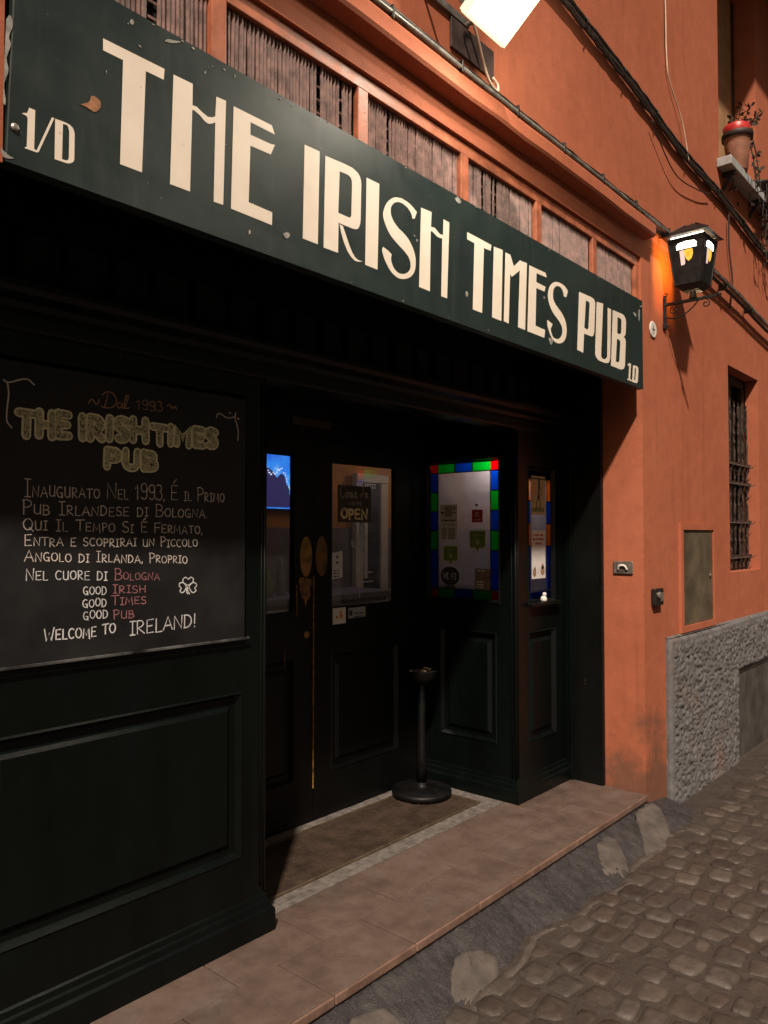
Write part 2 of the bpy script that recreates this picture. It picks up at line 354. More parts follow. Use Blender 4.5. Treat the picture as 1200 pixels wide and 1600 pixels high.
# single-stroke hand lettering (0..1 high)
def arc(cx,cy,rx,ry,a0,a1,n=10): return [(cx+rx*math.cos(R(a0+(a1-a0)*i/n)),cy+ry*math.sin(R(a0+(a1-a0)*i/n))) for i in range(n+1)]
GL={'A':(.8,[[(0,0),(.4,1),(.8,0)],[(.14,.34),(.68,.34)]]),'B':(.65,[[(.05,0),(.05,1)],[(.0,1)]+arc(.25,.76,.3,.24,90,-90)+[(.05,.52)],[(.05,.52)]+arc(.28,.26,.36,.26,90,-90)+[(.0,0)]]),
'C':(.7,[arc(.4,.5,.38,.5,50,310,14)]),'D':(.75,[[(.06,0),(.06,1)],[(0,1)]+arc(.2,.5,.5,.5,90,-90,12)+[(0,0)]]),'E':(.65,[[(.6,1),(.05,.98),(.05,0),(.62,.02)],[(.05,.5),(.5,.52)]]),
'F':(.6,[[(.62,1),(.05,.97),(.05,0)],[(.05,.5),(.5,.52)]]),'G':(.75,[arc(.4,.5,.38,.5,55,300,14)+[(.66,.42),(.4,.42)],[(.66,.42),(.68,-.05)]]),'H':(.72,[[(.05,0),(.05,1)],[(.68,0),(.68,1)],[(.05,.5),(.68,.5)]]),
'I':(.4,[[(.2,0),(.2,1)],[(0,1),(.42,1)],[(0,0),(.4,0)]]),'L':(.55,[[(.05,1),(.05,0),(.55,.02)]]),'M':(.9,[[(.0,0),(.12,1),(.45,.25),(.75,1),(.86,-.12)]]),'N':(.78,[[(.04,0),(.06,1),(.7,.02),(.74,1.02)]]),
'O':(.75,[arc(.38,.5,.37,.48,100,460,18)]),'P':(.6,[[(.08,0),(.06,1)],[(-.03,.97)]+arc(.22,.74,.36,.26,90,-90)+[(.06,.47)]]),'Q':(.8,[arc(.38,.5,.37,.48,100,460,18),[(.5,.2),(.82,-.08)]]),
'R':(.68,[[(.06,0),(.06,1)],[(0,.98)]+arc(.22,.75,.34,.25,90,-90)+[(.06,.48),(.66,0)]]),'S':(.62,[arc(.32,.75,.28,.25,40,220,9)+arc(.3,.25,.3,.25,70,-160,10)]),'T':(.7,[[(-.05,.98),(.75,1.02)],[(.35,1),(.35,0)]]),
'U':(.7,[[(.04,1),(.05,.3)]+arc(.34,.25,.29,.25,190,350,8)+[(.66,1)],[(.65,.6),(.66,0)]]),'V':(.7,[[(0,1),(.35,0),(.7,1)]]),'W':(1.0,[[(0,1),(.22,0),(.5,.7),(.72,0),(1.0,1.1)]]),'Y':(.6,[[(0,1),(.3,.5),(.6,1)],[(.3,.5),(.3,0)]]),'Z':(.6,[[(0,1),(.6,1),(0,0),(.6,0)]]),
'1':(.4,[[(0,.72),(.22,1),(.22,0)]]),'9':(.55,[arc(.26,.72,.25,.27,0,360,14),[(.51,.75),(.5,.3)]+arc(.25,.22,.25,.22,0,-150,8)]),'3':(.5,[arc(.2,.76,.25,.23,140,-80,9)+arc(.2,.27,.3,.28,80,-150,10)]),
'4':(.55,[[(.4,0),(.4,1),(0,.35),(.55,.35)]]),'7':(.5,[[(0,1),(.5,1),(.15,0)]]),
'.':(.15,[[(.05,.02),(.09,.05)]]),',':(.18,[[(.1,.08),(.04,-.2)]]),'!':(.25,[[(.12,1.1),(.1,.3)],[(.1,.05),(.12,.09)]]),'-':(.4,[[(0,.45),(.4,.45)]]),"'":(.15,[[(.1,1),(.05,.8)]]),' ':(.55,[])}
SC={'C':(.8,[smooth_pts([(.75,.85),(.5,1.05),(.12,.7),(.1,.2),(.45,0),(.8,.2)],5)]),'o':(.45,[arc(.22,.22,.18,.22,60,420,12)+[(.45,.35)]]),'m':(.75,[smooth_pts([(0,.3),(.1,.42),(.12,.0)],3),smooth_pts([(.12,.2),(.3,.42),(.36,0)],4),smooth_pts([(.36,.2),(.52,.42),(.6,.05),(.75,.1)],4)]),
'e':(.4,[smooth_pts([(.02,.2),(.3,.3),(.2,.45),(.04,.2),(.2,0),(.42,.12)],4)]),'I':(.6,[smooth_pts([(.1,.75),(.3,1.0),(.6,.95)],4),smooth_pts([(.45,1),(.3,.3),(.05,.05),(-.05,.25),(.4,.3)],5)]),'n':(.5,[smooth_pts([(0,.3),(.1,.42),(.12,.0)],3),smooth_pts([(.12,.2),(.32,.42),(.38,.05),(.52,.12)],4)]),' ':(.4,[])}
def line_text(mb,text,P0,P1,cap,small,w,to3,d,rn,jit=.02,font=GL,slant=0.):
    adv=0; items=[]
    for c in text:
        acc=c in 'ÈÉ'; ch='E' if acc else c
        if font is GL: big=ch.isupper() or ch.isdigit() or ch in '!'; g=font.get(ch.upper(),font[' ']); h=cap if big else small
        else: g=font.get(ch,font[' ']); h=cap
        items.append((adv,h,g,acc)); adv+=g[0]*h+.22*small
    adv-=.22*small
    L=math.hypot(P1[0]-P0[0],P1[1]-P0[1]); k=L/adv if adv else 1
    ux,uz=(P1[0]-P0[0])/L,(P1[1]-P0[1])/L
    for a,h,g,acc in items:
        jy=rn.uniform(-1,1)*small*.07; sc=1+rn.uniform(-jit,jit)*2
        strokes=list(g[1])
        if acc: strokes=strokes+[[(.2,1.15),(.5,1.4)]]
        for st in strokes:
            pts=[]
            for x,y in st:
                x+=rn.uniform(-jit,jit)*.5+slant*y; y+=rn.uniform(-jit,jit)*.5
                s_=a*k+x*h*k; t_=y*h*sc+jy
                pts.append((P0[0]+ux*s_-uz*t_*0,P0[1]+uz*s_+t_))
            mb.ribbon(pts,w*rn.uniform(.85,1.15),to3,d,d+.0006)
# ================================================================ GROUND
mb=MB(); mb.q((-40,-40,-.03),(60,-40,-.03),(60,30,-.03),(-40,30,-.03)); struct(mb.build('ground',groundm))
rn=random.Random(3)
mb=MB(); tones=[]
x=-2.0; row=0
while x<13.0:
    wx=rn.uniform(.115,.175); y=1.60-(.05 if row%2 else 0)-rn.uniform(0,.03); row+=1
    yend=-1.9 if x>0 else -1.0
    while y>yend:
        wy=rn.uniform(.078,.135)
        cx,cy=x+wx/2+rn.uniform(-.008,.008),y-wy/2
        gap=rn.uniform(.004,.012); hx,hy=wx/2-gap/2,wy/2-gap/2; top=rn.uniform(-.009,.004); ta,tb=rn.uniform(-.045,.045),rn.uniform(-.045,.045)
        n=len(mb.v); K=12; ang=rn.uniform(-.16,.16); ph=[rn.uniform(.90,1.07) for _ in range(K)]
        for lv,(sc,z) in enumerate(((1.0,-.035),(.975,-.006),(.88,.0015),(.5,.0035))):
            for i in range(K):
                t=2*math.pi*(i+.5)/K; c,s_=math.cos(t),math.sin(t); e=.42
                px=math.copysign(abs(c)**e,c)*hx*sc*ph[i]; py=math.copysign(abs(s_)**e,s_)*hy*sc*ph[i]
                qx,qy=px*math.cos(ang)-py*math.sin(ang),px*math.sin(ang)+py*math.cos(ang)
                mb.v.append((cx+qx,cy+qy,z+(top+qx*ta+qy*tb if lv else 0)))
        for lv in range(3):
            for i in range(K): mb.f.append((n+lv*K+i,n+lv*K+(i+1)%K,n+(lv+1)*K+(i+1)%K,n+(lv+1)*K+i))
        mb.f.append(tuple(n+3*K+i for i in range(K)))
        tones+= [min(1,max(0,rn.gauss(.45,.24)))]*(4*K)
        y-=wy
    x+=wx
road=struct(mb.build('cobbled_street',cobm,smooth=True))
at=road.data.attributes.new('tone','FLOAT','POINT'); at.data.foreach_set('value',tones)
# mortar bed between the stones
mb=MB(); nx,ny=220,60
for i in range(nx+1):
    for j in range(ny+1):
        x=-2+15*i/nx; y=-2+3.72*j/ny; mb.v.append((x,y,-.0055+.004*mn.noise((x*3,y*3,0))+rn.uniform(-.003,.003)))
for i in range(nx):
    for j in range(ny): a=i*(ny+1)+j; mb.f.append((a,a+ny+1,a+ny+2,a+1))
struct(mb.build('cobble_joint_dirt',ASPHALT('joint_dirt',(.036,.028,.023),(.066,.053,.045),(.12,.10,.088)),smooth=True))
# sloping tarmac fillet from the cobbles up to the step
mb=MB(); nx,ny=420,12
for i in range(nx+1):
    x=-1.5+6.15*i/nx
    for j in range(ny+1):
        t=j/ny; edge=1.575+.028*math.sin(x*5.1)+.02*math.sin(x*13.7+1); y=edge+(1.80-edge)*t
        end=max(0,(x-4.25)/.4); zt=.092*(1-end*.55)
        z=-.022+(zt+.022)*(t**.75)+rn.uniform(-.004,.004)+.012*mn.noise((x*7,y*7,0))*math.sin(t*3.14)+.007*mn.noise((x*22,y*22,3))*math.sin(t*3.14)
        mb.v.append((x,y,z))
for i in range(nx):
    for j in range(ny): a=i*(ny+1)+j; mb.f.append((a,a+ny+1,a+ny+2,a+1))
struct(mb.build('kerb_ramp',rampm,smooth=True))
mb=MB(); n0=0
for i in range(261):
    x=.2+4.2*i/260; e=1.575+.028*math.sin(x*5.1)+.02*math.sin(x*13.7+1)
    a=.012+.018*mn.noise((x*6,1,0)); b=.045+.03*mn.noise((x*4,5,0))
    for t in range(5): mb.v.append((x,e+a-(a+b)*t/4,(-.022,-.006,-.0035,-.004,-.02)[t]+.003*mn.noise((x*20,t,0))))
for i in range(260):
    for t in range(4): a=i*5+t; mb.f.append((a,a+5,a+6,a+1))
struct(mb.build('gutter_mortar',M('gutter_mortar',(.072,.059,.050),.9,.35,16,.5,120),smooth=True))
mb=MB()
def patch(pts):
    # a trowelled skim of pale mortar on the ramp
    cx=sum(p[0] for p in pts)/len(pts); cy=sum(p[1] for p in pts)/len(pts)
    P=smooth_pts([(a,b,0) for a,b in pts]+[(pts[0][0],pts[0][1],0)],5)[:-1]
    n=len(mb.v)
    def zz(x,y): t=max(0,min(1,(y-1.57)/.23)); return -.022+.114*(t**.75)
    K=len(P)
    for sc,h in ((1.0,-.010),(.95,.006),(.8,.010),(.4,.010)):
        for p in P:
            w_=.018*mn.noise((p.x*30,p.y*30,7)); x,y=cx+(p.x-cx)*(sc+w_*4)+rn.uniform(-.006,.006),cy+(p.y-cy)*(sc+w_*4)+rn.uniform(-.004,.004); mb.v.append((x,y,zz(x,y)+h+rn.uniform(-.0015,.0015)))
    for l in range(3):
        for i in range(K): mb.f.append((n+l*K+i,n+l*K+(i+1)%K,n+(l+1)*K+(i+1)%K,n+(l+1)*K+i))
    mb.f.append(tuple(n+3*K+i for i in range(K)))
patch([(2.27,1.66),(2.16,1.58),(2.19,1.52),(2.33,1.53),(2.44,1.56),(2.52,1.63),(2.45,1.69),(2.36,1.70)])
patch([(3.62,1.745),(3.47,1.66),(3.40,1.56),(3.52,1.53),(3.62,1.57),(3.76,1.69),(3.76,1.755)])
patch([(4.14,1.77),(3.96,1.66),(3.80,1.55),(3.92,1.51),(4.06,1.53),(4.24,1.62),(4.38,1.73),(4.34,1.775)])
patch([(1.82,1.73),(1.74,1.65),(1.75,1.57),(1.90,1.56),(1.97,1.60),(1.95,1.70)])
patch([(1.45,1.72),(1.32,1.66),(1.38,1.58),(1.55,1.60),(1.58,1.69)])
struct(mb.build('mortar_patch',mortar,smooth=True))
# ================================================================ STEP AND VESTIBULE FLOOR
ds=thing('door_step','worn pinkish stone doorstep across the pub front, above the tarmac ramp','doorstep',(2.5,2.1,.0))
mb=MB(); xs=[.15,.58,.99,1.41,1.80,2.22,2.63,3.04,3.47,3.90,4.34]
for i in range(10): mb.box(xs[i]+.0025,xs[i+1]-.0025,1.785,2.05,.0,.13+rn.uniform(-.0012,.0012))
xs2=[.15,.80,1.21,1.63,2.02,2.43,2.85,3.26,3.68,4.0,4.34]
for i in range(10): mb.box(xs2[i]+.0025,xs2[i+1]-.0025,2.055,2.335,.0,.129+rn.uniform(-.0012,.0012))
mb.build('tread',stepm,ds,bev=.003)
mb=MB()
for i in range(10): mb.box(xs[i]+.002,xs[i+1]-.002 if i<9 else 4.35,1.7735,1.7838,.098,.1305)
mb.build('nosing',nosem,ds,bev=.009,seg=3)
MB().box(.15,4.34,1.79,2.335,-.05,.085).build('riser',stepm,ds)
vf=thing('vestibule_floor','grey mosaic tile border round the sunken doormat in the entrance','floor border',(2.8,2.6,.1))
mb=MB(); mb.box(1.922,3.74,2.338,2.95,.02,.118); mb.build('bed',grout,vf)
mb=MB()
def tiles(x0,x1,y0,y1,sx,sy):
    nxx=max(1,round((x1-x0)/sx)); nyy=max(1,round((y1-y0)/sy))
    for i in range(nxx):
        for j in range(nyy):
            a,b=(x1-x0)/nxx,(y1-y0)/nyy; h=.1285+rn.uniform(-.001,.0015)
            mb.box(x0+a*i+.002,x0+a*(i+1)-.002,y0+b*j+.002,y0+b*(j+1)-.002,.112,h)
tiles(1.922,3.74,2.34,2.43,.115,.045); tiles(3.62,3.74,2.43,2.93,.06,.1); tiles(1.922,3.62,2.875,2.945,.14,.07)
mb.build('tile_border',mosaic,vf,bev=.0015,seg=1)
dm=thing('doormat','flat brown coir doormat with a metal rim, sunk in front of the pub doors','doormat',(2.8,2.65,.125))
mb=MB(); nx,ny=150,40
for i in range(nx+1):
    for j in range(ny+1): mb.v.append((1.935+1.67*i/nx,2.45+.41*j/ny,.1265+rn.uniform(-.0022,.0022)))
for i in range(nx):
    for j in range(ny): a=i*(ny+1)+j; mb.f.append((a,a+ny+1,a+ny+2,a+1))
mb.build('coir_pile',matm,dm)
mb=MB(); mb.box(1.925,3.615,2.434,2.446,.115,.133); mb.box(1.925,3.615,2.862,2.872,.115,.133); mb.box(3.607,3.616,2.446,2.862,.115,.133); mb.build('rim',M('dull_rim',(.075,.055,.035),.6,.3,20),dm,bev=.001)
# ================================================================ BUILDING
bd=thing('pub_building','orange plastered house front that the dark pub shopfront is set into','building',(4.36,1.79,0))
WF=front(1.79)
SH=(.72,4.35,.0,3.245,.25); W1=(5.93,6.70,1.34,2.875,.10); W2=(5.79,6.75,4.33,6.1,.17)
mb=MB(); holed(mb,WF,-4,16,-.1,8.5,[SH[:4],(.15,.72,.0,2.447),W1,W2])
for q in (((4.35,0),(4.35,3.245)),((4.35,3.245),(.72,3.245)),((.72,3.245),(.72,2.447)),((.72,2.447),(.15,2.447)),((.15,2.447),(.15,0))):
    (a,b),(c_,d_)=q; mb.q((a,1.79,b),(c_,1.79,d_),(c_,2.04,d_),(a,2.04,b))
mb.box(-.1,.15,2.041,2.5,0,2.7)
mb.box(.45,.716,1.752,1.795,2.45,3.352); mb.box(-4,16,2.2,2.5,3.3,8.5)                        # back of the wall above the shop
mb.q((-4,1.79,8.5),(16,1.79,8.5),(16,7,8.5),(-4,7,8.5)); mb.q((-4,7,-.1),(16,7,-.1),(16,7,8.5),(-4,7,8.5)); mb.q((-4,1.79,-.1),(-4,7,-.1),(-4,7,8.5),(-4,1.79,8.5)); mb.q((16,1.79,-.1),(16,7,-.1),(16,7,8.5),(16,1.79,8.5))
mb.build('wall',plaster,bd)
mb=MB(); prof=[(1.788,3.445),(1.722,3.438),(1.716,3.425),(1.716,3.372),(1.724,3.36),(1.788,3.352)]
n=len(mb.v)
for k in range(41):
    xx=-4+8.395*k/40; j=rn.uniform(-.0035,.0035)
    for a,b in prof: mb.v.append((xx,a,b+j))
for k in range(40):
    for j in range(5): mb.f.append((n+k*6+j,n+(k+1)*6+j,n+(k+1)*6+j+1,n+k*6+j+1))
mb.f.append(tuple(n+40*6+j for j in range(6)))
mb.build('string_course',plaster,bd,smooth=False)
# infill above the sign: framed slatted vents
mb=MB(); mb.box(.72,4.35,1.806,1.83,3.19,3.245); mb.box(.72,4.35,1.806,1.83,2.93,2.965)
mul=[(.72,.775),(1.315,1.368),(1.935,1.988),(2.555,2.61),(3.165,3.215),(3.755,3.80),(4.30,4.35)]
for a,b in mul: mb.box(a,b,1.8045,1.829,2.965,3.19)
mb.build('vent_frame',framepaint,bd,bev=.003)
for i in range(6):
    a,b=mul[i][1],mul[i+1][0]; mb=MB(); x=a+.004
    while x<b-.01:
        wd=rn.uniform(.0118,.0135)
        if rn.random()>(.08 if i<2 else .02):
            tl=rn.uniform(-.004,.004); dy=rn.uniform(0,.004)
            mb.obox((x+wd/2,1.826+dy,3.078),(wd/2*.95,.004,0),(-.0018,.004,0),(tl*.5,0,.112))
        x+=wd+rn.uniform(.0022,.0032)
    for z in (2.99,3.035,3.08,3.125,3.17): mb.box(a,b,1.8345,1.8375,z-.004,z+.004)
    mb.build('slatted_vent',slatmat,bd)
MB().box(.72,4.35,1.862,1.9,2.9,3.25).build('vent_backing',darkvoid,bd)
# rough stone plinth to the right
mb=MB(); holes=(5.95,6.95); nx,nz=420,130; X0,X1,Z0,Z1=4.665,9.5,-.06,.985
def pz(x,z): return 1.752
from mathutils import noise as mn
for i in range(nx+1):
    for j in range(nz+1):
        x=X0+(X1-X0)*i/nx; z=Z0+(Z1-Z0)*j/nz
        e=min(x-X0,Z1-z); k=max(0,min(1,(e-.03)/.015))
        if holes[0]-.03<x<holes[1]+.03 and z<.66: k*=max(0,min(1,(max(holes[0]-x,x-holes[1],z-.63)-0.)/.015))
        f=mn.noise((x*36,z*40,1.3))+.7*mn.noise((x*75,z*80,4.1))+.5*mn.noise((x*6,z*7,2.2))
        d=.0078*max(-1,min(1,f*1.9))*k+.006*k
        rnd_e=max(0,1-e/.02)
        mb.v.append((x,1.752-d+.02*rnd_e**2,z+.008*math.sin(x*2.1)*(j/nz)))
keep=lambda x,z: not(holes[0]<x<holes[1] and z<.63)
for i in range(nx):
    for j in range(nz):
        x=X0+(X1-X0)*(i+.5)/nx; z=Z0+(Z1-Z0)*(j+.5)/nz
        if keep(x,z): a=i*(nz+1)+j; mb.f.append((a,a+nz+1,a+nz+2,a+1))
n=len(mb.v)
mb.q((X0,1.772,Z0),(X0,1.80,Z0),(X0,1.80,Z1),(X0,1.772,Z1)); mb.q((X0,1.772,Z1),(X1,1.772,Z1),(X1,1.80,Z1+.012),(X0,1.80,Z1+.012))
mb.q((5.95,1.752,.63),(6.95,1.752,.63),(6.95,1.79,.63),(5.95,1.79,.63)); mb.q((5.95,1.752,-.06),(5.95,1.79,-.06),(5.95,1.79,.63),(5.95,1.752,.63)); mb.q((6.95,1.752,-.06),(6.95,1.79,-.06),(6.95,1.79,.63),(6.95,1.752,.63))
mb.box(9.5,16,1.752,1.8,-.06,.985)
mb.build('stone_plinth',stone,bd,smooth=True)
# windows of the house
wn=MB(); y=1.895
wn.box(5.93,6.70,y,y+.04,1.34,1.40); wn.box(5.93,6.70,y,y+.04,2.81,2.875); wn.box(5.93,6.0,y,y+.04,1.4,2.81); wn.box(6.63,6.70,y,y+.04,1.4,2.81); wn.box(6.285,6.345,y,y+.04,1.4,2.81); wn.box(6.0,6.285,y,y+.03,2.1,2.13); wn.box(6.345,6.63,y,y+.03,2.1,2.13)
lw=wn.build('window',woodd,bd,bev=.004)
MB().box(5.93,6.70,1.945,1.95,1.34,2.875).build('pane',M('dark_pane',(.010,.008,.007),.12,.2,5),lw)
mb=MB()
barm=M('rusty_bar',(.045,.023,.016),.65,.7,30,.5,160)
for k in range(7):
    xx=5.985+.105*k
    for z0 in (1.36,):
        P=[(xx+rn.uniform(-.003,.003),1.862+rn.uniform(-.002,.002),z0+.07*q) for q in range(19)]+[(xx,1.862,2.66)]
        mb.tube(P,[.009+rn.uniform(-.0012,.002) for _ in P],7)
for z in (1.45,1.72,2.02,2.17):
    mb.box(5.94,6.66,1.842,1.862,z-.011,z+.011)
    for k in range(7):
        xx=5.985+.105*k; mb.tube([(xx,1.852,z-.012),(xx+.014,1.82,z-.012),(xx+.02,1.80,z+.008)],[.007,.005,.001],6)
    mb.tube([(6.66,1.852,z),(6.64,1.86,z-.06),(6.60,1.866,z-.12)],.006,6)
mb.build('window_bars',barm,lw)
wn=MB(); y=1.955
wn.box(5.79,6.75,y,y+.05,4.33,4.40); wn.box(5.79,5.86,y,y+.05,4.4,6.1); wn.box(6.68,6.75,y,y+.05,4.4,6.1); wn.box(6.23,6.31,y,y+.05,4.4,6.1)
uw=wn.build('window',woodd,bd,bev=.004)
mb=MB(); mb.box(5.862,6.228,y+.004,y+.03,4.4,6.1); mb.build('shutter',tanm,uw,bev=.003)
mb=MB(); mb.box(6.312,6.678,y+.004,y+.03,4.4,6.1); mb.build('shutter',tanm,uw,bev=.003)
# sill shelf
sh=thing('flower_shelf','long pale grey shelf under the upper window, carrying the flower pot','shelf',(6.4,1.74,4.3))
MB().box(5.735,7.3,1.688,1.789,4.285,4.35).build('board',grey,sh,bev=.004)
for xx in (5.85,6.5,7.15): mb=MB(); mb.box(xx,xx+.03,1.70,1.788,4.255,4.284); mb.obox((xx+.015,1.76,4.21),(.012,0,0),(0,.006,.01),(0,.03,-.05)); mb.build('bracket',iron,sh,bev=.002)
pt=thing('flower_pot','terracotta flower pot with a red band and wilted plant on the grey shelf','flower pot',(6.07,1.742,4.352))
mb=MB(); mb.lathe([(.062,0),(.07,.01),(.09,.20),(.094,.245),(.105,.25),(.108,.29),(.1,.295),(.092,.27)],(6.07,1.742,4.352),28); mb.build('pot',terr,pt,smooth=True,bev=0); MB().lathe([(.097,.246),(.110,.25),(.112,.285),(.106,.292),(.097,.285)],(6.07,1.742,4.352),28).build('rim',woodd,pt,smooth=True)
mb=MB(); mb.lathe([(.088,.27),(.092,.29),(.096,.335),(.092,.34),(.086,.33)],(6.05,1.742,4.352),28); mb.build('red_band',redp,pt,smooth=True)
mb=MB(); rp=random.Random(5)
def leaf(mb,p,s,rp):
    d=Vector((rp.uniform(-1,1),rp.uniform(-1,1),rp.uniform(-.8,.8))).normalized(); a=d.orthogonal().normalized(); p=Vector(p)
    a=(a*math.cos(1.)+d.cross(a)*math.sin(rp.uniform(0,3))).normalized()
    mb.q(p,p+d*s*.5+a*s*.28,p+d*s,p+d*s*.5-a*s*.28)
for k in range(16):
    a=rp.uniform(0,6.28); r0=.05; x,y,z=6.09+r0*math.cos(a),1.74+r0*math.sin(a),4.66
    dx,dy=math.cos(a)*.1+.05,math.sin(a)*.04-.03; P=[]
    hang=rp.random()<.55
    for q in range(7):
        t=q/6; P.append((x+dx*t*1.4+rp.uniform(-.008,.008),y+dy*t*1.2+rp.uniform(-.008,.008),z+(.16*t-.62*t*t if hang else .20*t-.06*t*t)+rp.uniform(-.008,.008)))
    mb.tube(P,.003,5)
    for p in P[2:]:
        for _ in range(2): leaf(mb,p,rp.uniform(.025,.055),rp)
mb.build('plant',leafm,pt)
sp=thing('trailing_plant','dried trailing plant drooping over the right end of the grey shelf','plant',(6.6,1.72,4.36))
MB().lathe([(.07,0),(.085,.09),(.09,.10),(.08,.1)],(6.62,1.745,4.351),20).build('planter',iron,sp,smooth=True)
mb=MB()
for k in range(26):
    x,y,z=6.62+rp.uniform(-.05,.05),1.735+rp.uniform(-.04,.04),4.44; dx=rp.uniform(-.22,.28); dy=rp.uniform(-.09,.01); P=[]
    ln_=rp.uniform(.15,.75)
    for q in range(8):
        t=q/7; P.append((x+dx*t+rp.uniform(-.01,.01),y+dy*math.sin(t*2),z+.10*t-ln_*t*t+rp.uniform(-.01,.01)))
    mb.tube(P,.003,5)
    for p in P[1:]:
        for _ in range(2): leaf(mb,p,rp.uniform(.03,.065),rp)
mb.build('stems',leafm,sp)
mb=MB(); mb.box(5.35,8.2,1.28,1.789,6.25,6.37); mb.build('balcony_slab',smoothstone,bd,bev=.01)
# small fittings on the wall
mh=thing('meter_hatch','drab metal meter hatch in an orange frame above the stone plinth','hatch',(5.23,1.79,1.34))
mb=MB(); r=(4.898,5.562,.995,1.69); holed(mb,front(1.772),*r,[(4.94,5.52,1.035,1.65,.014)]); ring(mb,front(1.772),r,0,r,.02); mb.build('frame',plaster,mh,bev=.002)
mb=MB(); mb.box(4.941,5.519,1.783,1.789,1.036,1.649); mb.build('door',hatchm,mh,bev=.002); MB().lathe([(.012,0),(.012,-.008),(.006,-.01)],(5.46,1.782,1.34),14,'y').build('lock',steel,mh)
bv=thing('basement_panel','dark metal panel closing the basement opening in the stone plinth','panel',(6.45,1.78,.3))
MB().box(5.952,6.948,1.775,1.785,-.06,.628).build('sheet',ventm,bv,bev=.003)
mb=MB(); mb.box(5.952,5.985,1.765,1.774,-.06,.628); mb.box(6.915,6.948,1.765,1.774,-.06,.628); mb.box(5.985,6.915,1.765,1.774,.60,.628); mb.build('edge_frame',ventm,bv,bev=.002)
bx=thing('switch_box','small black electric switch box on the orange wall, left of the meter hatch','switch box',(4.5,1.77,1.25))
MB().box(4.445,4.565,1.758,1.789,1.20,1.30).build('case',blackpl,bx,bev=.006)
mb=MB(); mb.lathe([(.02,0),(.02,-.012),(.012,-.016)],(4.48,1.757,1.262),16,'y'); mb.box(4.515,4.55,1.752,1.757,1.225,1.275); mb.build('button',steel,bx)
rp_=thing('round_plaque','small round white plaque with a cross on the wall under the lantern','plaque',(4.507,1.785,2.848))
MB().lathe([(.048,0),(.05,-.004),(.046,-.008)],(4.507,1.789,2.848),32,'y').build('disc',white,rp_,smooth=False)
mb=MB(); mb.box(4.502,4.512,1.7795,1.781,2.82,2.876); mb.box(4.487,4.527,1.7795,1.7808,2.843,2.853); mb.build('cross_mark',M('grey_mark',(.25,.22,.2),.6),rp_)
bell=thing('bell_plate','brushed metal bell plate on the orange reveal beside the entrance','bell',(4.347,1.912,1.425))
mb=MB(); mb.box(4.338,4.349,1.852,1.972,1.388,1.462); mb.build('plate',steel,bell,bev=.004)
mb=MB(); mb.box(4.3345,4.3375,1.875,1.949,1.402,1.448); mb.build('recess',M('bell_recess',(.10,.08,.065),.6),bell,bev=.001)
mb=MB(); mb.tube(smooth_pts([(4.333,1.885,1.412),(4.325,1.895,1.434),(4.325,1.912,1.438),(4.325,1.93,1.434),(4.333,1.94,1.412)],4),.006,8); mb.build('pull',white,bell,smooth=True)
# ================================================================ CABLES
c=MB(); rc=random.Random(8)
def run(pts,r,dy=0,dz=0,wob=.004,n=10,m=None):
    P=smooth_pts(pts,8); P=[(p.x,p.y+dy+rc.uniform(-wob,wob)*.4,p.z+dz+rc.uniform(-wob,wob)) for p in P]; return P
low=[(-4,1.745,3.46),(0,1.745,3.463),(1.95,1.745,3.466),(2.7,1.745,3.462),(3.4,1.745,3.458),(4.2,1.745,3.455),(4.5,1.74,3.448),(5.5,1.74,3.425),(6.1,1.74,3.385),(6.8,1.74,3.32),(8,1.74,3.25),(10,1.74,3.22),(15,1.74,3.2)]
lc=thing('cable_run','double line of grey and black conduits along the wall over the sign','cable run',(3,1.745,3.46))
mb=MB(); mb.tube(run(low,.012,0,.012,.001),.0105,10); mb.build('conduit',cableg,lc,smooth=True)
mb=MB(); mb.tube(run(low,.012,-.022,-.006,.001),.011,10); mb.build('conduit',cableg,lc,smooth=True)
mb=MB(); mb.tube(run(low,.012,.012,-.013,.003),.013,8); mb.tube(run(low,.01,-.006,.027,.004),.007,6); mb.build('black_cable',cablem,lc,smooth=True)
for xx in (1.2,1.62,2.02,2.44,2.86,3.28,3.7,4.12,4.6,5.1,5.7,6.3): MB().obox((xx,1.745,3.46 if xx<4.4 else 3.46-(xx-4.4)*.055),(.006,0,0),(0,.034,0),(0,0,.024)).build('clip',cablem,lc,bev=.003)
up=[(-4,1.745,4.35),(0,1.745,4.30),(2.5,1.742,4.235),(3.30,1.735,4.195),(3.72,1.735,4.165),(4.21,1.735,4.12),(4.81,1.735,4.045),(5.4,1.735,4.02),(5.68,1.735,4.005),(6.8,1.73,3.90),(9,1.73,3.80),(15,1.73,3.75)]
up=[(x*1.022,1.768,1.62+(z-1.62)*1.022) if 2.5<x<7 else (x,1.768,z+.05) for x,y,z in up]
uc=thing('cable_bundle','sagging bundle of old black cables on the upper wall below the flower shelf','cable run',(4.2,1.735,4.12))
for k in range(5):
    mb=MB(); mb.tube(run(up,.01,rc.uniform(-.010,.006),(-.02,-.008,.004,.016,.026)[k],.006),rc.choice((.009,.012,.01)),8); mb.build('black_cable',ropem,uc,smooth=True)
mb=MB()
for xx,zz in ((3.5,4.185),(3.95,4.145),(4.4,4.1),(4.9,4.038),(5.5,4.016),(6.1,3.97)): mb.tube([(xx*1.022,1.745,zz+.02),(xx*1.022+.01,1.74,zz+.06),(xx*1.022,1.765,zz+.095)],.006,6)
mb.tube(smooth_pts([(4.45,1.76,4.09),(4.8,1.755,3.90),(5.2,1.755,3.93),(5.5,1.76,4.0)],8),.004,6)
mb.tube(smooth_pts([(5.9,1.76,3.98),(5.93,1.77,3.75),(6.0,1.77,3.5),(5.95,1.775,3.3)],8),.006,6)
mb.build('loose_tie',ropem,uc,smooth=True)
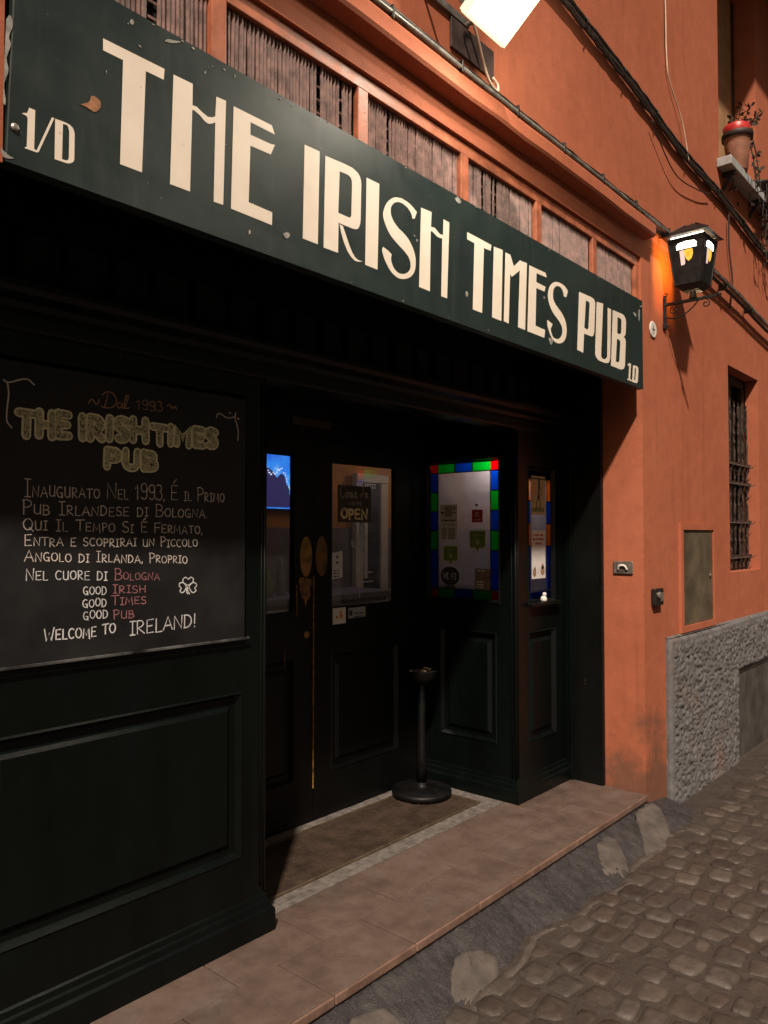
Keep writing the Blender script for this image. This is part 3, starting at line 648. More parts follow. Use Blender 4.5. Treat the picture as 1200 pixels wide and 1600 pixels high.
mb=MB(); mb.tube(smooth_pts([(4.74,1.775,6.5),(4.737,1.775,4.99),(4.75,1.775,4.6),(4.80,1.775,4.48),(4.98,1.765,4.30),(5.05,1.75,4.06)],8),.0045,6)
tag(mb.build('thin_wire',wirew,smooth=True,loc=(4.75,1.775,4.9)),'thin pale wire hanging down the orange wall to the cable bundle','wire')
# ================================================================ SIGN
sgn=thing('shop_sign','long dark green pub sign with cream painted lettering above the entrance','sign',(2.5,1.76,2.45))
LET=[[[[0.9484,2.8439],[1.122,2.8476],[1.1198,2.8178],[1.0669,2.8165],[1.0585,2.548],[0.9973,2.5471],[1.0027,2.8148],[0.9487,2.814]]],[[[1.1496,2.8454],[1.2102,2.8475],[1.2097,2.7882],[1.2235,2.7897],[1.2428,2.7815],[1.2605,2.777],[1.2748,2.7814],[1.2856,2.7889],[1.2888,2.8464],[1.3219,2.8486],[1.3142,2.5476],[1.2821,2.5462],[1.2858,2.7723],[1.275,2.764],[1.2625,2.7583],[1.25,2.7606],[1.2341,2.7704],[1.2149,2.7766],[1.2091,2.7747],[1.2039,2.5481],[1.1416,2.5468]]],[[[1.349,2.8448],[1.4916,2.8472],[1.5034,2.8236],[1.4104,2.8236],[1.4099,2.7863],[1.4857,2.7887],[1.5036,2.7924],[1.4879,2.7571],[1.4101,2.7539],[1.4049,2.5852],[1.4943,2.584],[1.4933,2.5449],[1.3417,2.5459]]],[[[1.6254,2.8407],[1.6909,2.8436],[1.6834,2.5416],[1.619,2.5415]]],[[[1.7167,2.8395],[1.7895,2.8449],[1.82,2.8461],[1.8406,2.8464],[1.8562,2.843],[1.8704,2.8383],[1.8799,2.8297],[1.8852,2.8188],[1.8869,2.8047],[1.8838,2.6831],[1.8812,2.6677],[1.8764,2.6561],[1.8696,2.6478],[1.8591,2.6432],[1.8435,2.641],[1.7775,2.64],[1.7752,2.5399],[1.7095,2.5388]],[[1.782,2.8126],[1.8098,2.8148],[1.8251,2.8145],[1.8355,2.8103],[1.8406,2.8013],[1.8417,2.789],[1.8383,2.6851],[1.8357,2.6771],[1.828,2.6729],[1.7759,2.6724]]],[[[1.7825,2.6366],[1.7975,2.6355],[1.8077,2.6183],[1.8204,2.5954],[1.8307,2.5769],[1.8437,2.559],[1.8567,2.5475],[1.8724,2.5424],[1.8936,2.5437],[1.8724,2.5366],[1.8541,2.5359],[1.8385,2.5432],[1.8205,2.5568],[1.8027,2.5831],[1.79,2.6113]]],[[[1.9136,2.838],[1.9792,2.8395],[1.9698,2.5353],[1.9069,2.5357]]],[[[2.1885,2.8072],[2.1641,2.8186],[2.1502,2.8238],[2.1318,2.8272],[2.1022,2.8291],[2.0732,2.8237],[2.0577,2.8177],[2.0424,2.8076],[2.0293,2.7967],[2.0185,2.784],[2.0099,2.7707],[2.0035,2.7564],[2.0001,2.7454],[1.9993,2.7352],[2.0023,2.7234],[2.0078,2.7124],[2.0164,2.6995],[2.0271,2.6871],[2.0423,2.6745],[2.0598,2.6653],[2.0775,2.6569],[2.0953,2.6496],[2.1133,2.6425],[2.1269,2.6352],[2.1384,2.6281],[2.1452,2.6197],[2.1508,2.6095],[2.1521,2.5981],[2.1507,2.5883],[2.1452,2.5786],[2.1374,2.5701],[2.1268,2.5636],[2.1155,2.5583],[2.1042,2.5548],[2.093,2.5534],[2.0818,2.5534],[2.0699,2.5566],[2.0597,2.562],[2.0523,2.5695],[2.0466,2.5785],[2.0427,2.5875],[2.0414,2.5957],[2.0458,2.6097],[2.025,2.6182],[1.9993,2.6236],[1.9942,2.6123],[1.9967,2.6017],[2.0014,2.5918],[2.0086,2.5796],[2.0185,2.5681],[2.0293,2.5568],[2.0422,2.5474],[2.0545,2.5411],[2.0685,2.537],[2.0818,2.5346],[2.0952,2.5351],[2.1087,2.5377],[2.1223,2.542],[2.1396,2.5493],[2.1544,2.559],[2.1651,2.5691],[2.173,2.58],[2.1782,2.5932],[2.181,2.6058],[2.1815,2.6207],[2.1801,2.6352],[2.1755,2.6487],[2.1685,2.6615],[2.1601,2.6725],[2.1499,2.6828],[2.1371,2.6932],[2.1225,2.7011],[2.1043,2.7083],[2.0864,2.7136],[2.0722,2.7208],[2.0598,2.7285],[2.0502,2.7379],[2.0423,2.7489],[2.0402,2.7597],[2.0402,2.7711],[2.0432,2.7801],[2.0489,2.7883],[2.0577,2.7972],[2.0687,2.804],[2.0811,2.8093],[2.0932,2.8115],[2.109,2.8118],[2.1226,2.8095],[2.1354,2.8054],[2.1455,2.7993],[2.1524,2.7941],[2.1571,2.7882],[2.1608,2.7811],[2.1631,2.7739],[2.1757,2.7787]]],[[[2.2137,2.8318],[2.278,2.8358],[2.2734,2.7779],[2.2942,2.7812],[2.3052,2.7784],[2.3142,2.7735],[2.3243,2.7688],[2.3345,2.7672],[2.3498,2.7702],[2.3526,2.8317],[2.3906,2.831],[2.3747,2.5297],[2.3372,2.5295],[2.3447,2.7541],[2.3243,2.7518],[2.3091,2.7529],[2.2991,2.7567],[2.2867,2.7615],[2.2792,2.763],[2.2718,2.7607],[2.2662,2.5309],[2.2011,2.5322]]],[[[2.5116,2.8297],[2.6865,2.8275],[2.6814,2.8014],[2.6307,2.7988],[2.6159,2.5259],[2.5492,2.5256],[2.5622,2.799],[2.5104,2.8002]]],[[[2.7059,2.8263],[2.7743,2.831],[2.7611,2.5236],[2.6903,2.5244]]],[[[2.7965,2.8269],[2.8351,2.8272],[2.8641,2.7843],[2.9143,2.8243],[2.9743,2.828],[2.9554,2.5243],[2.8967,2.5247],[2.9139,2.7798],[2.8472,2.7344],[2.833,2.7429],[2.8195,2.5245],[2.7812,2.5268]]],[[[2.9951,2.8245],[3.1404,2.8279],[3.1514,2.809],[3.0585,2.8048],[3.0559,2.7638],[3.1396,2.7624],[3.1305,2.7378],[3.0556,2.7363],[3.0465,2.5627],[3.1334,2.5603],[3.1256,2.5228],[2.976,2.5231]]],[[[3.3576,2.7944],[3.3435,2.8041],[3.3259,2.8106],[3.306,2.8142],[3.2851,2.8153],[3.2621,2.8146],[3.2392,2.8106],[3.2188,2.8032],[3.1996,2.7923],[3.1827,2.7771],[3.1715,2.7606],[3.1646,2.7424],[3.1622,2.7254],[3.1653,2.7086],[3.1728,2.6922],[3.1859,2.6759],[3.2035,2.6605],[3.2246,2.649],[3.2483,2.6396],[3.2676,2.6298],[3.2824,2.6188],[3.2938,2.6088],[3.2994,2.597],[3.3004,2.5843],[3.2956,2.5709],[3.2873,2.5603],[3.2757,2.5513],[3.2618,2.5441],[3.2469,2.5401],[3.2299,2.5391],[3.2131,2.5408],[3.2031,2.546],[3.1965,2.5541],[3.1889,2.5636],[3.1857,2.5767],[3.205,2.6027],[3.1564,2.6118],[3.1541,2.5987],[3.1561,2.5871],[3.1603,2.5748],[3.169,2.5623],[3.1787,2.55],[3.1908,2.5392],[3.2062,2.5295],[3.2241,2.5235],[3.2433,2.5211],[3.2638,2.5227],[3.2846,2.5278],[3.3044,2.536],[3.3197,2.5474],[3.3305,2.5608],[3.339,2.5784],[3.3428,2.5973],[3.3407,2.6168],[3.3351,2.6355],[3.3236,2.6518],[3.3062,2.6661],[3.2855,2.6791],[3.2604,2.6898],[3.2378,2.7003],[3.221,2.7115],[3.2121,2.7233],[3.2101,2.7367],[3.2102,2.7506],[3.2138,2.7653],[3.2241,2.7789],[3.2389,2.7893],[3.2561,2.7952],[3.2733,2.7966],[3.2894,2.7938],[3.3021,2.7867],[3.3124,2.7733],[3.3169,2.7591],[3.3405,2.7607]]],[[[3.475,2.8198],[3.6058,2.8242],[3.6295,2.8225],[3.6454,2.8153],[3.6518,2.8016],[3.6385,2.6537],[3.6316,2.6361],[3.6155,2.6251],[3.5918,2.6223],[3.5248,2.6221],[3.513,2.5228],[3.4505,2.5261]],[[3.5468,2.7925],[3.5739,2.794],[3.5856,2.7895],[3.5893,2.7814],[3.5743,2.6617],[3.5676,2.6514],[3.5534,2.6479],[3.5278,2.6522]]],[[[3.6695,2.8148],[3.7434,2.8226],[3.7149,2.5498],[3.7188,2.5371],[3.7324,2.5309],[3.756,2.5325],[3.7742,2.5394],[3.7856,2.5488],[3.7887,2.5598],[3.7992,2.8135],[3.8391,2.8131],[3.8225,2.5502],[3.815,2.5334],[3.7978,2.5199],[3.7626,2.5139],[3.7074,2.5137],[3.6803,2.5164],[3.6616,2.5234],[3.651,2.5324],[3.6473,2.5499]]],[[[3.8608,2.8147],[3.9716,2.8188],[4.0019,2.8157],[4.02,2.8047],[4.0272,2.7835],[4.0229,2.7275],[4.0148,2.7098],[3.9962,2.6951],[4.0144,2.6896],[4.0217,2.6723],[4.0081,2.5407],[3.9925,2.522],[3.9651,2.5124],[3.9352,2.5107],[3.8331,2.5115]],[[3.9188,2.7894],[3.953,2.7891],[3.9664,2.7836],[3.9706,2.7717],[3.9649,2.716],[3.9542,2.7049],[3.9362,2.7],[3.9125,2.7017]],[[3.9089,2.6699],[3.9385,2.6692],[3.9503,2.6638],[3.9531,2.6528],[3.9391,2.5578],[3.93,2.5474],[3.9137,2.5433],[3.8917,2.5459]]]]
mb=MB(); mb.prism([[(.719,2.452),(4.258,2.447),(4.256,2.954),(.735,2.956)]],front(1.745),0,.04); mb.build('board',signmat,sgn,bev=.003)
mb=MB()
for l in LET: mb.prism(l,front(1.7443),0,.0006)
mb.build('lettering',cream,sgn)
mb=MB()
for l in [[[[0.7701,2.594],[0.7838,2.5939],[0.7825,2.503],[0.788,2.5021],[0.7885,2.4975],[0.7615,2.4969],[0.7622,2.5001],[0.7658,2.5015],[0.7671,2.5678],[0.7641,2.5725],[0.7533,2.5739],[0.7583,2.5771],[0.7655,2.5797],[0.7676,2.5858]]],[[[0.8227,2.5932],[0.8288,2.5942],[0.7929,2.4999],[0.788,2.4971],[0.7886,2.5026]]],[[[0.8308,2.5935],[0.8485,2.5947],[0.8579,2.5947],[0.8658,2.5933],[0.8718,2.5906],[0.8754,2.5863],[0.8775,2.581],[0.8784,2.5751],[0.8781,2.5146],[0.8766,2.5094],[0.8732,2.505],[0.8677,2.5014],[0.8607,2.4985],[0.8305,2.4976]],[[0.8494,2.5889],[0.858,2.5901],[0.8608,2.5889],[0.8627,2.5859],[0.8652,2.5761],[0.8649,2.5143],[0.8637,2.5092],[0.8606,2.5057],[0.8543,2.5042],[0.8481,2.5042]]]]: mb.prism(l,front(1.7443),0,.0006)
mb.build('house_number',cream,sgn)
mb=MB()
for l in [[[[4.042,2.5496],[4.0672,2.5655],[4.0891,2.5627],[4.0746,2.4768],[4.0996,2.4741],[4.0948,2.4681],[4.0402,2.4683],[4.0435,2.4753],[4.0559,2.4765],[4.0653,2.5469]]],[[[4.1175,2.5622],[4.1655,2.5649],[4.1848,2.5601],[4.1894,2.5476],[4.1798,2.4829],[4.1697,2.4702],[4.1471,2.4668],[4.1026,2.4667]],[[4.1411,2.5516],[4.1523,2.5502],[4.1569,2.5423],[4.1476,2.4866],[4.1411,2.4804],[4.1283,2.4797]]]]: mb.prism(l,front(1.7443),0,.0006)
mb.build('house_number',cream,sgn)
CH=[[[0.8921,2.6541],[0.905,2.6627],[0.9147,2.6717],[0.9195,2.6864],[0.9311,2.6883],[0.9429,2.6806],[0.9414,2.664],[0.9282,2.6505],[0.9166,2.6519],[0.9084,2.6532]],[[1.0165,2.9236],[1.0272,2.9358],[1.0345,2.9262],[1.0238,2.9141]],[[1.0113,2.9143],[1.0184,2.9196],[1.0166,2.9121]],[[1.1131,2.9184],[1.1304,2.9338],[1.1861,2.9508],[1.1423,2.9258],[1.1228,2.9197]],[[1.2468,2.8979],[1.2531,2.9044],[1.2532,2.8954],[1.2468,2.8907]],[[1.2594,2.9163],[1.2637,2.9201],[1.2637,2.9147]],[[1.2701,2.925],[1.2766,2.9298],[1.2744,2.9234]],[[1.3476,2.937],[1.3591,2.9385],[1.3523,2.9261]],[[1.5313,2.5305],[1.557,2.5461],[1.5701,2.5361],[1.5493,2.5162]],[[1.4062,2.5063],[1.4133,2.5047],[1.411,2.4908],[1.4039,2.4924]],[[2.1639,2.717],[2.1826,2.7178],[2.1751,2.7085]],[[2.1826,2.7083],[2.1977,2.7056],[2.1863,2.6904]],[[2.5004,2.5931],[2.5181,2.5896],[2.5135,2.5627],[2.4958,2.5689]],[[0.7167,2.7723],[0.7249,2.7854],[0.7308,2.7649],[0.7228,2.7345],[0.7272,2.7191],[0.7179,2.6854],[0.7224,2.6584],[0.7145,2.6257],[0.7179,2.5837],[0.7122,2.5957]],[[0.7097,2.4791],[0.7153,2.4726],[0.7265,2.4667],[0.7378,2.4636],[0.7141,2.4591]],[[4.1204,2.8664],[4.164,2.8615],[4.1723,2.8415],[4.1286,2.8466]],[[4.1911,2.8857],[4.2184,2.9101],[4.2167,2.8364],[4.1983,2.8143]],[[3.1577,2.5372],[3.2181,2.534],[3.1932,2.4962],[3.1693,2.5096]],[[3.1125,2.7146],[3.142,2.7157],[3.124,2.6966]],[[2.4411,2.955],[2.4758,2.941],[2.4582,2.9224],[2.4238,2.9314]],[[0.9554,2.7664],[0.9588,2.7712],[0.959,2.7552]],[[1.0424,2.8734],[1.0478,2.8778],[1.0552,2.8697],[1.0479,2.8694]]]
mb=MB()
for ci,l in enumerate(CH[1:]):
    gx,gz=sum(p[0] for p in l)/len(l),sum(p[1] for p in l)/len(l); k_=.72 if max(p[0] for p in l)>.80 else 1
    q=[(gx+(p[0]-gx)*k_,gz+(p[1]-gz)*k_,0) for p in l]; q=smooth_pts(q+[q[0]],4)[:-1] if len(l)>3 else [Vector(v) for v in q]
    mb.prism([[(v.x+rnd.uniform(-.0006,.0006),v.y+rnd.uniform(-.0006,.0006)) for v in q]],front(1.7436),0,.0012)
rq=random.Random(12)
for k in range(60):
    x=rq.uniform(.75,4.24)
    z=2.955-abs(rq.gauss(0,.008)) if rq.random()<.8 else rq.choice((2.454+abs(rq.gauss(0,.006)),rq.uniform(2.47,2.93)))
    s_=rq.uniform(.001,.0042)*(1 if z>2.92 or z<2.47 else .5)
    if z+s_*1.0>2.955 or z-s_<2.452: continue
    mb.prism([[(x+s_*rq.uniform(.6,2.2)*math.cos(t),z+s_*rq.uniform(.4,.9)*math.sin(t)) for t in [2*math.pi*i/7 for i in range(7)]]],front(1.7436),0,.0012)
mb.build('paint_chips',chipm,sgn)
_q=smooth_pts([(a,b,0) for a,b in CH[0]]+[(*CH[0][0],0)],3)[:-1]; MB().prism([[(v.x,v.y) for v in _q]],front(1.7436),0,.0012).build('rust_patch',rustm,sgn)
mb=MB()
for x,z in ((.738,2.535),(4.235,2.915)): mb.lathe([(.009,0),(.009,-.003),(.005,-.006)],(x,1.744,z),12,'y')
mb.build('screw',steel,sgn)
# ================================================================ SHOPFRONT
sf=thing('pub_shopfront','black green timber pub shopfront with panelled bays around a recessed entrance','shopfront',(2.5,2.27,.13))
FB=front(2.275)
# left bay carcass
mb=MB(); holed(mb,FB,.15,1.922,.13,2.30,[(.885,1.815,.43,1.04),(.22,.79,.43,1.04),(.90,1.825,1.225,2.14)])
fielded(mb,FB,(.885,1.815,.43,1.04)); fielded(mb,FB,(.22,.79,.43,1.04)); r=(.90,1.825,1.225,2.14); a=inset(r,.016); ring(mb,FB,r,0,inset(r,.006),-.008); ring(mb,FB,inset(r,.006),-.008,a,.012)
mb.q(FB(r[0],r[2],.012),FB(r[1],r[2],.012),FB(r[1],r[3],.012),FB(r[0],r[3],.012))
mb.q((1.922,2.275,.13),(1.922,2.95,.13),(1.922,2.95,2.30),(1.922,2.275,2.30)); 
mb.build('bay_panelling',darkpaint,sf)
mb=MB(); plinthrun(mb,[(.15,2.275,0,-1),(1.922,2.275,1,-1),(1.922,2.9,1,0)],.1295,.215,None); mb.build('skirting',darkpaint,sf)
mb=MB(); mb.tube([(1.920,2.277,.28),(1.920,2.277,2.2)],.007,8); mb.tube([(1.902,2.2745,.3),(1.902,2.2745,2.2)],.004,6); mb.build('corner_bead',trimpaint,sf,smooth=True)
# right bay
mb=MB(); P1=(3.87,4.19,.43,1.06); V1=(3.87,4.19,1.22,2.015)
holed(mb,FB,3.735,4.335,.13,2.30,[P1,V1]); fielded(mb,FB,P1); ring(mb,FB,V1,0,inset(V1,.006),-.006); ring(mb,FB,inset(V1,.006),-.006,inset(V1,.018),.02)
SB=side(3.735); P2=(2.40,2.80,.43,1.06); V2=(2.375,2.905,1.22,2.065)
holed(mb,SB,2.275,2.96,.13,2.30,[P2,V2]); fielded(mb,SB,P2); ring(mb,SB,V2,0,inset(V2,.006),-.006); ring(mb,SB,inset(V2,.006),-.006,inset(V2,.018),.02)
mb.build('bay_panelling',darkpaint,sf)
mb=MB(); plinthrun(mb,[(3.735,2.95,-1,0),(3.735,2.275,-1,-1),(4.335,2.275,0,-1)],.1295,.2,None); mb.build('skirting',darkpaint,sf)
mb=MB(); mb.tube([(3.735,2.275,.26),(3.735,2.275,2.2)],.008,8); mb.tube([(3.758,2.2735,.26),(3.758,2.2735,2.2)],.004,6); mb.tube([(3.7335,2.30,.26),(3.7335,2.30,2.2)],.004,6); mb.build('corner_bead',trimpaint,sf,smooth=True)
mb=MB(); mb.box(4.318,4.349,2.035,2.445,.13,2.62); mb.build('jamb_board',trimpaint,sf,bev=.004)
mb=MB(); mb.box(4.300,4.317,2.225,2.274,.13,2.45); mb.build('jamb_bead',darkpaint,sf,bev=.004)
# header, cornice, frieze, soffit
mb=MB(); pr=[(2.36,2.215),(2.262,2.215),(2.255,2.225),(2.255,2.262),(2.235,2.272),(2.225,2.29),(2.19,2.305),(2.175,2.32),(2.175,2.338),(2.19,2.345),(2.40,2.36)]
n=len(mb.v)
for xx in (.15,4.317):
    for a,b in pr: mb.v.append((xx,a,b))
for j in range(len(pr)-1): mb.f.append((n+j,n+j+1,n+len(pr)+j+1,n+len(pr)+j))
mb.build('cornice',darkpaint,sf)
mb=MB(); holed(mb,front(2.40),.15,4.317,2.34,2.62,[(.196+.166*k,.196+.166*k+.152,2.385,2.575,.03) for k in range(24)]); mb.build('transom_grid',darkpaint,sf)
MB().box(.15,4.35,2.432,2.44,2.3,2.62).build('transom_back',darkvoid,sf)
mb=MB(); mb.q((.15,1.83,2.62),(4.35,1.83,2.62),(4.35,2.44,2.62),(.15,2.44,2.62)); mb.q((.72,1.846,2.62),(4.35,1.846,2.62),(4.35,1.846,2.95),(.72,1.846,2.95)); mb.build('soffit',darkpaint,sf)
mb=MB(); mb.q((1.922,2.3,2.29),(3.735,2.3,2.29),(3.735,2.97,2.29),(1.922,2.97,2.29)); mb.q((3.735,2.27,2.285),(3.735,2.97,2.285),(3.735,2.97,2.36),(3.735,2.27,2.36)); mb.build('porch_ceiling',darkpaint,sf)
# door wall
DF=front(2.93)
mb=MB(); holed(mb,front(2.925),1.922,3.735,.12,2.30,[(1.985,3.625,.12,2.12,.03)]); mb.build('door_frame',doorpaint,sf)
LEAF={}
for nm,u0,u1,g,lw_ in (('L',1.987,2.798,(2.135,2.665,1.225,2.035),0),('R',2.802,3.623,(2.93,3.465,1.225,2.02),1)):
    mb=MB(); pl=(u0+.13,u1-.13,.36,.98)
    holed(mb,DF,u0,u1,.135,2.115,[pl,g]); fielded(mb,DF,pl); ring(mb,DF,g,0,inset(g,.005),-.006); ring(mb,DF,inset(g,.005),-.006,inset(g,.014),.018)
    ring(mb,DF,(u0,u1,.135,2.115),0,(u0,u1,.135,2.115),.045)
    d=mb.build('door',doorpaint,sf); LEAF[nm]=d
    q=inset(g,.012); MB().box(q[0],q[1],2.947,2.951,q[2],q[3]).build('glass',clear,d)
    cx=2.745 if nm=='L' else 2.858
    mb=MB(); pr=[]
    mb.prism([[(cx+.043*math.cos(t),1.505+.105*math.sin(t)) for t in [2*math.pi*i/32 for i in range(32)]]],front(2.925),0,.0045); mb.build('push_plate',brass if nm=='L' else brassd,d,bev=.0015)
mb=MB(); mb.tube([(2.80,2.927,.30),(2.80,2.927,1.40)],.004,6); mb.tube([(2.682,2.927,1.2),(2.682,2.927,1.36)],.003,6); mb.tube([(2.60,2.928,.95),(2.60,2.928,1.03)],.002,6); mb.build('worn_edge',M('bare_worn_wood',(.20,.115,.03),.5,.7,30,.2,90),LEAF['L'])
mb=MB(); mb.lathe([(.017,0),(.018,-.004),(.014,-.006)],(2.752,2.9295,1.10),20,'y'); mb.build('lock',brass,LEAF['L'])
mb=MB(); mb.prism([[(2.695,1.385),(2.705,1.40),(2.75,1.395),(2.79,1.385),(2.792,1.36),(2.775,1.34),(2.778,1.30),(2.755,1.275),(2.745,1.245),(2.735,1.285),(2.72,1.29),(2.705,1.33)]],front(2.928),0,.002)
mb.build('worn_patch',M('worn_varnish',(.17,.075,.020),.6,.75,35,.2,90),LEAF['L'])
mb=MB(); mb.box(2.64,2.915,2.915,2.924,2.185,2.225); tag(mb.build('door_plaque',M('brown_plaque',(.045,.028,.016),.6,.3,20),bev=.003,loc=(2.78,2.92,2.2)),'long narrow brown plaque on the frame above the doors','plaque')
MB().box(1.924,3.733,2.977,2.983,2.05,2.32).build('door_head',doorpaint,sf)
MB().box(1.924,2.06,2.977,2.983,.12,2.05).build('door_post',doorpaint,sf); MB().box(3.55,3.733,2.977,2.983,.12,2.05).build('door_post',doorpaint,sf); MB().box(2.72,2.88,2.977,2.983,.12,2.05).build('meeting_post',doorpaint,sf)
# stained windows
def stained(name,to3,r,cols_top,cols_side,cols_bot,bw,parent,panemat):
    w_=MB(); th=.004; iw=inset(r,bw)
    ring(w_,to3,r,.016,inset(r,.006),.016); 
    ring(w_,to3,(iw[0]-.003,iw[1]+.003,iw[2]-.003,iw[3]+.003),.015,(iw[0]+.003,iw[1]-.003,iw[2]+.003,iw[3]-.003),.015)
    nt_=len(cols_top); 
    fr=w_.build(name,iron,parent)
    def piece(a,b,c_,d_,k):
        m=MB(); g=.0005; m.prism([[(a+g,c_+g),(b-g,c_+g),(b-g,d_-g),(a+g,d_-g)]],to3,.02,.0235); m.build('glass_piece',sg[k],fr)
    e=inset(r,.004)
    for zz,cc in (((iw[3],e[3]),cols_top),((e[2],iw[2]),cols_bot)):
        if not cc: continue
        us=[e[0],iw[0]]+[iw[0]+(iw[1]-iw[0])*k/(len(cc)-2) for k in range(1,len(cc)-2)]+[iw[1],e[1]] if len(cc)>2 else None
        for k,cl in enumerate(cc): piece(us[k],us[k+1],zz[0],zz[1],cl)
    n=len(cols_side); came=MB()
    kk=len(cols_top)-2
    for q in range(1,kk):
        u=iw[0]+(iw[1]-iw[0])*q/kk
        for z0,z1 in ((iw[3],e[3]),(e[2],iw[2])): came.prism([[(u-.003,z0),(u+.003,z0),(u+.003,z1),(u-.003,z1)]],to3,.0165,.0199)
    for q in range(0,n+1):
        z=iw[3]-(iw[3]-iw[2])*q/n
        for a_,b_ in ((e[0],iw[0]),(iw[1],e[1])): came.prism([[(a_,z-.003),(b_,z-.003),(b_,z+.003),(a_,z+.003)]],to3,.0165,.0199)
    came.build('lead_came',iron,fr)
    for k,cl in enumerate(cols_side):
        z1=iw[3]-(iw[3]-iw[2])*k/n; z0=iw[3]-(iw[3]-iw[2])*(k+1)/n
        piece(e[0],iw[0],z0,z1,cl); piece(iw[1],e[1],z0,z1,cl)
    m=MB(); m.prism([[(iw[0]+.003,iw[2]+.003),(iw[1]-.003,iw[2]+.003),(iw[1]-.003,iw[3]-.003),(iw[0]+.003,iw[3]-.003)]],to3,.02,.0235); m.build('pane',panemat,fr)
    return fr
stained('stained_window',SB,inset(V2,.016),'rgbgr','bgbgbb','rgbgr',.058,sf,hazy)
stained('stained_window',FB,inset(V1,.016),'bbb','ababb','bbb',.05,sf,hazy)
mb=MB(); mb.box(3.775,3.80,2.345,2.95,1.10,1.322); mb.build('light_block_strip',room_d,sf); mb=MB(); mb.box(3.785,3.83,2.865,2.95,1.33,2.02); mb.build('light_block_post',room_d,sf)  # unseen boxes added to keep lamp light off the bottom and left glass
mb=MB(); mb.box(3.86,4.31,2.312,2.336,1.10,1.30); mb.build('light_block_strip',room_d,sf); MB().box(3.86,4.31,2.312,2.318,1.955,2.048).build('inner_head',room_d,sf)  # low strip is unseen, added to darken the bottom glass row
# ================================================================ CHALKBOARD
cb=thing('chalkboard','large black chalkboard with hand chalked Italian text and heading on the left bay','chalkboard',(1.36,2.262,1.68))
MB().box(.918,1.808,2.2565,2.284,1.243,2.122).build('slate',slate,cb)
mb=MB(); 
mb.box(.898,1.828,2.251,2.2562,1.2325,1.2425); mb.build('chalk_ledge',M('dusty_ledge',(.060,.061,.062),.6,.9,9),cb,bev=.002)
CF=front(2.2555); rl=random.Random(21)
mats={'w':ch_w,'b':ch_b,'p':ch_p,'o':ch_o}; buf={k:MB() for k in mats}
for t_,p0,p1,cap,sm,cl,wd in [["Inaugurato Nel 1993, É il Primo",[0.9976,1.7317],[1.712,1.7378],0.0508,0.0301,"w",0.0042],["Pub Irlandese di Bologna.",[0.9928,1.6794],[1.64,1.6788],0.0414,0.0282,"w",0.0042],["Qui Il Tempo Si È Fermato,",[0.9952,1.633],[1.6188,1.6222],0.0338,0.0263,"w",0.0042],["Entra e scoprirai un Piccolo",[0.9995,1.5865],[1.5977,1.5776],0.032,0.0244,"w",0.0042],["Angolo di Irlanda, Proprio",[1.0001,1.542],[1.5561,1.5207],0.032,0.0244,"w",0.0042],["Nel cuore di",[1.0046,1.488],[1.2593,1.4766],0.032,0.0263,"b",0.0042],["Bologna",[1.2856,1.4755],[1.4483,1.4682],0.0357,0.0226,"p",0.0042],["good",[1.1812,1.433],[1.2576,1.4314],0.0263,0.0244,"b",0.0042],["Irish",[1.2795,1.4332],[1.3959,1.4286],0.0282,0.0226,"p",0.0042],["good",[1.1796,1.3958],[1.258,1.3942],0.0263,0.0244,"b",0.0042],["Times",[1.2755,1.395],[1.3986,1.3927],0.0282,0.0226,"p",0.0042],["good",[1.1821,1.3583],[1.2628,1.3556],0.0263,0.0244,"b",0.0042],["Pub",[1.2826,1.3499],[1.3547,1.3481],0.0282,0.0244,"p",0.0042],["Welcome",[1.0615,1.3043],[1.2247,1.3021],0.0357,0.0301,"b",0.0055],["TO",[1.2461,1.305],[1.2897,1.3068],0.0301,0.0263,"b",0.0055],["IRELAND!",[1.3415,1.2935],[1.5947,1.2995],0.0432,0.0301,"b",0.0055],["1993",[1.3568,2.0283],[1.4526,2.0357],0.032,0.0244,"o",0.0036]]: b=MB(); line_text(b,t_,p0,p1,cap,sm,wd*.70,CF,0,rl); b.build('chalk_line',mats[cl],cb)
for s_ in [[[1.1908,2.0278],[1.1991,2.0409],[1.2076,2.038],[1.2141,2.0288],[1.2226,2.0319],[1.2268,2.0446]],[[1.2353,2.0599],[1.2525,2.0725],[1.2701,2.0709],[1.2836,2.0563],[1.2838,2.0399],[1.2706,2.0259],[1.2487,2.0211],[1.2313,2.025]],[[1.2548,2.0667],[1.2506,2.0458],[1.2444,2.0226]],[[1.3017,2.0422],[1.2927,2.0431],[1.2883,2.0343],[1.2929,2.0266],[1.3018,2.0298],[1.3062,2.0428]],[[1.3062,2.0428],[1.3063,2.0303],[1.3132,2.0271]],[[1.3154,2.0315],[1.322,2.049],[1.3264,2.0683],[1.3195,2.0695],[1.3152,2.0522],[1.3131,2.0353],[1.32,2.0279],[1.3291,2.0311]],[[1.4723,2.0555],[1.4797,2.0609],[1.4873,2.0553],[1.495,2.0496],[1.5025,2.0572],[1.5102,2.0471]]]: buf['o'].ribbon([(p.x,p.y) for p in smooth_pts([(a,b,0) for a,b in s_],4)],.0034,CF,0,.0006)
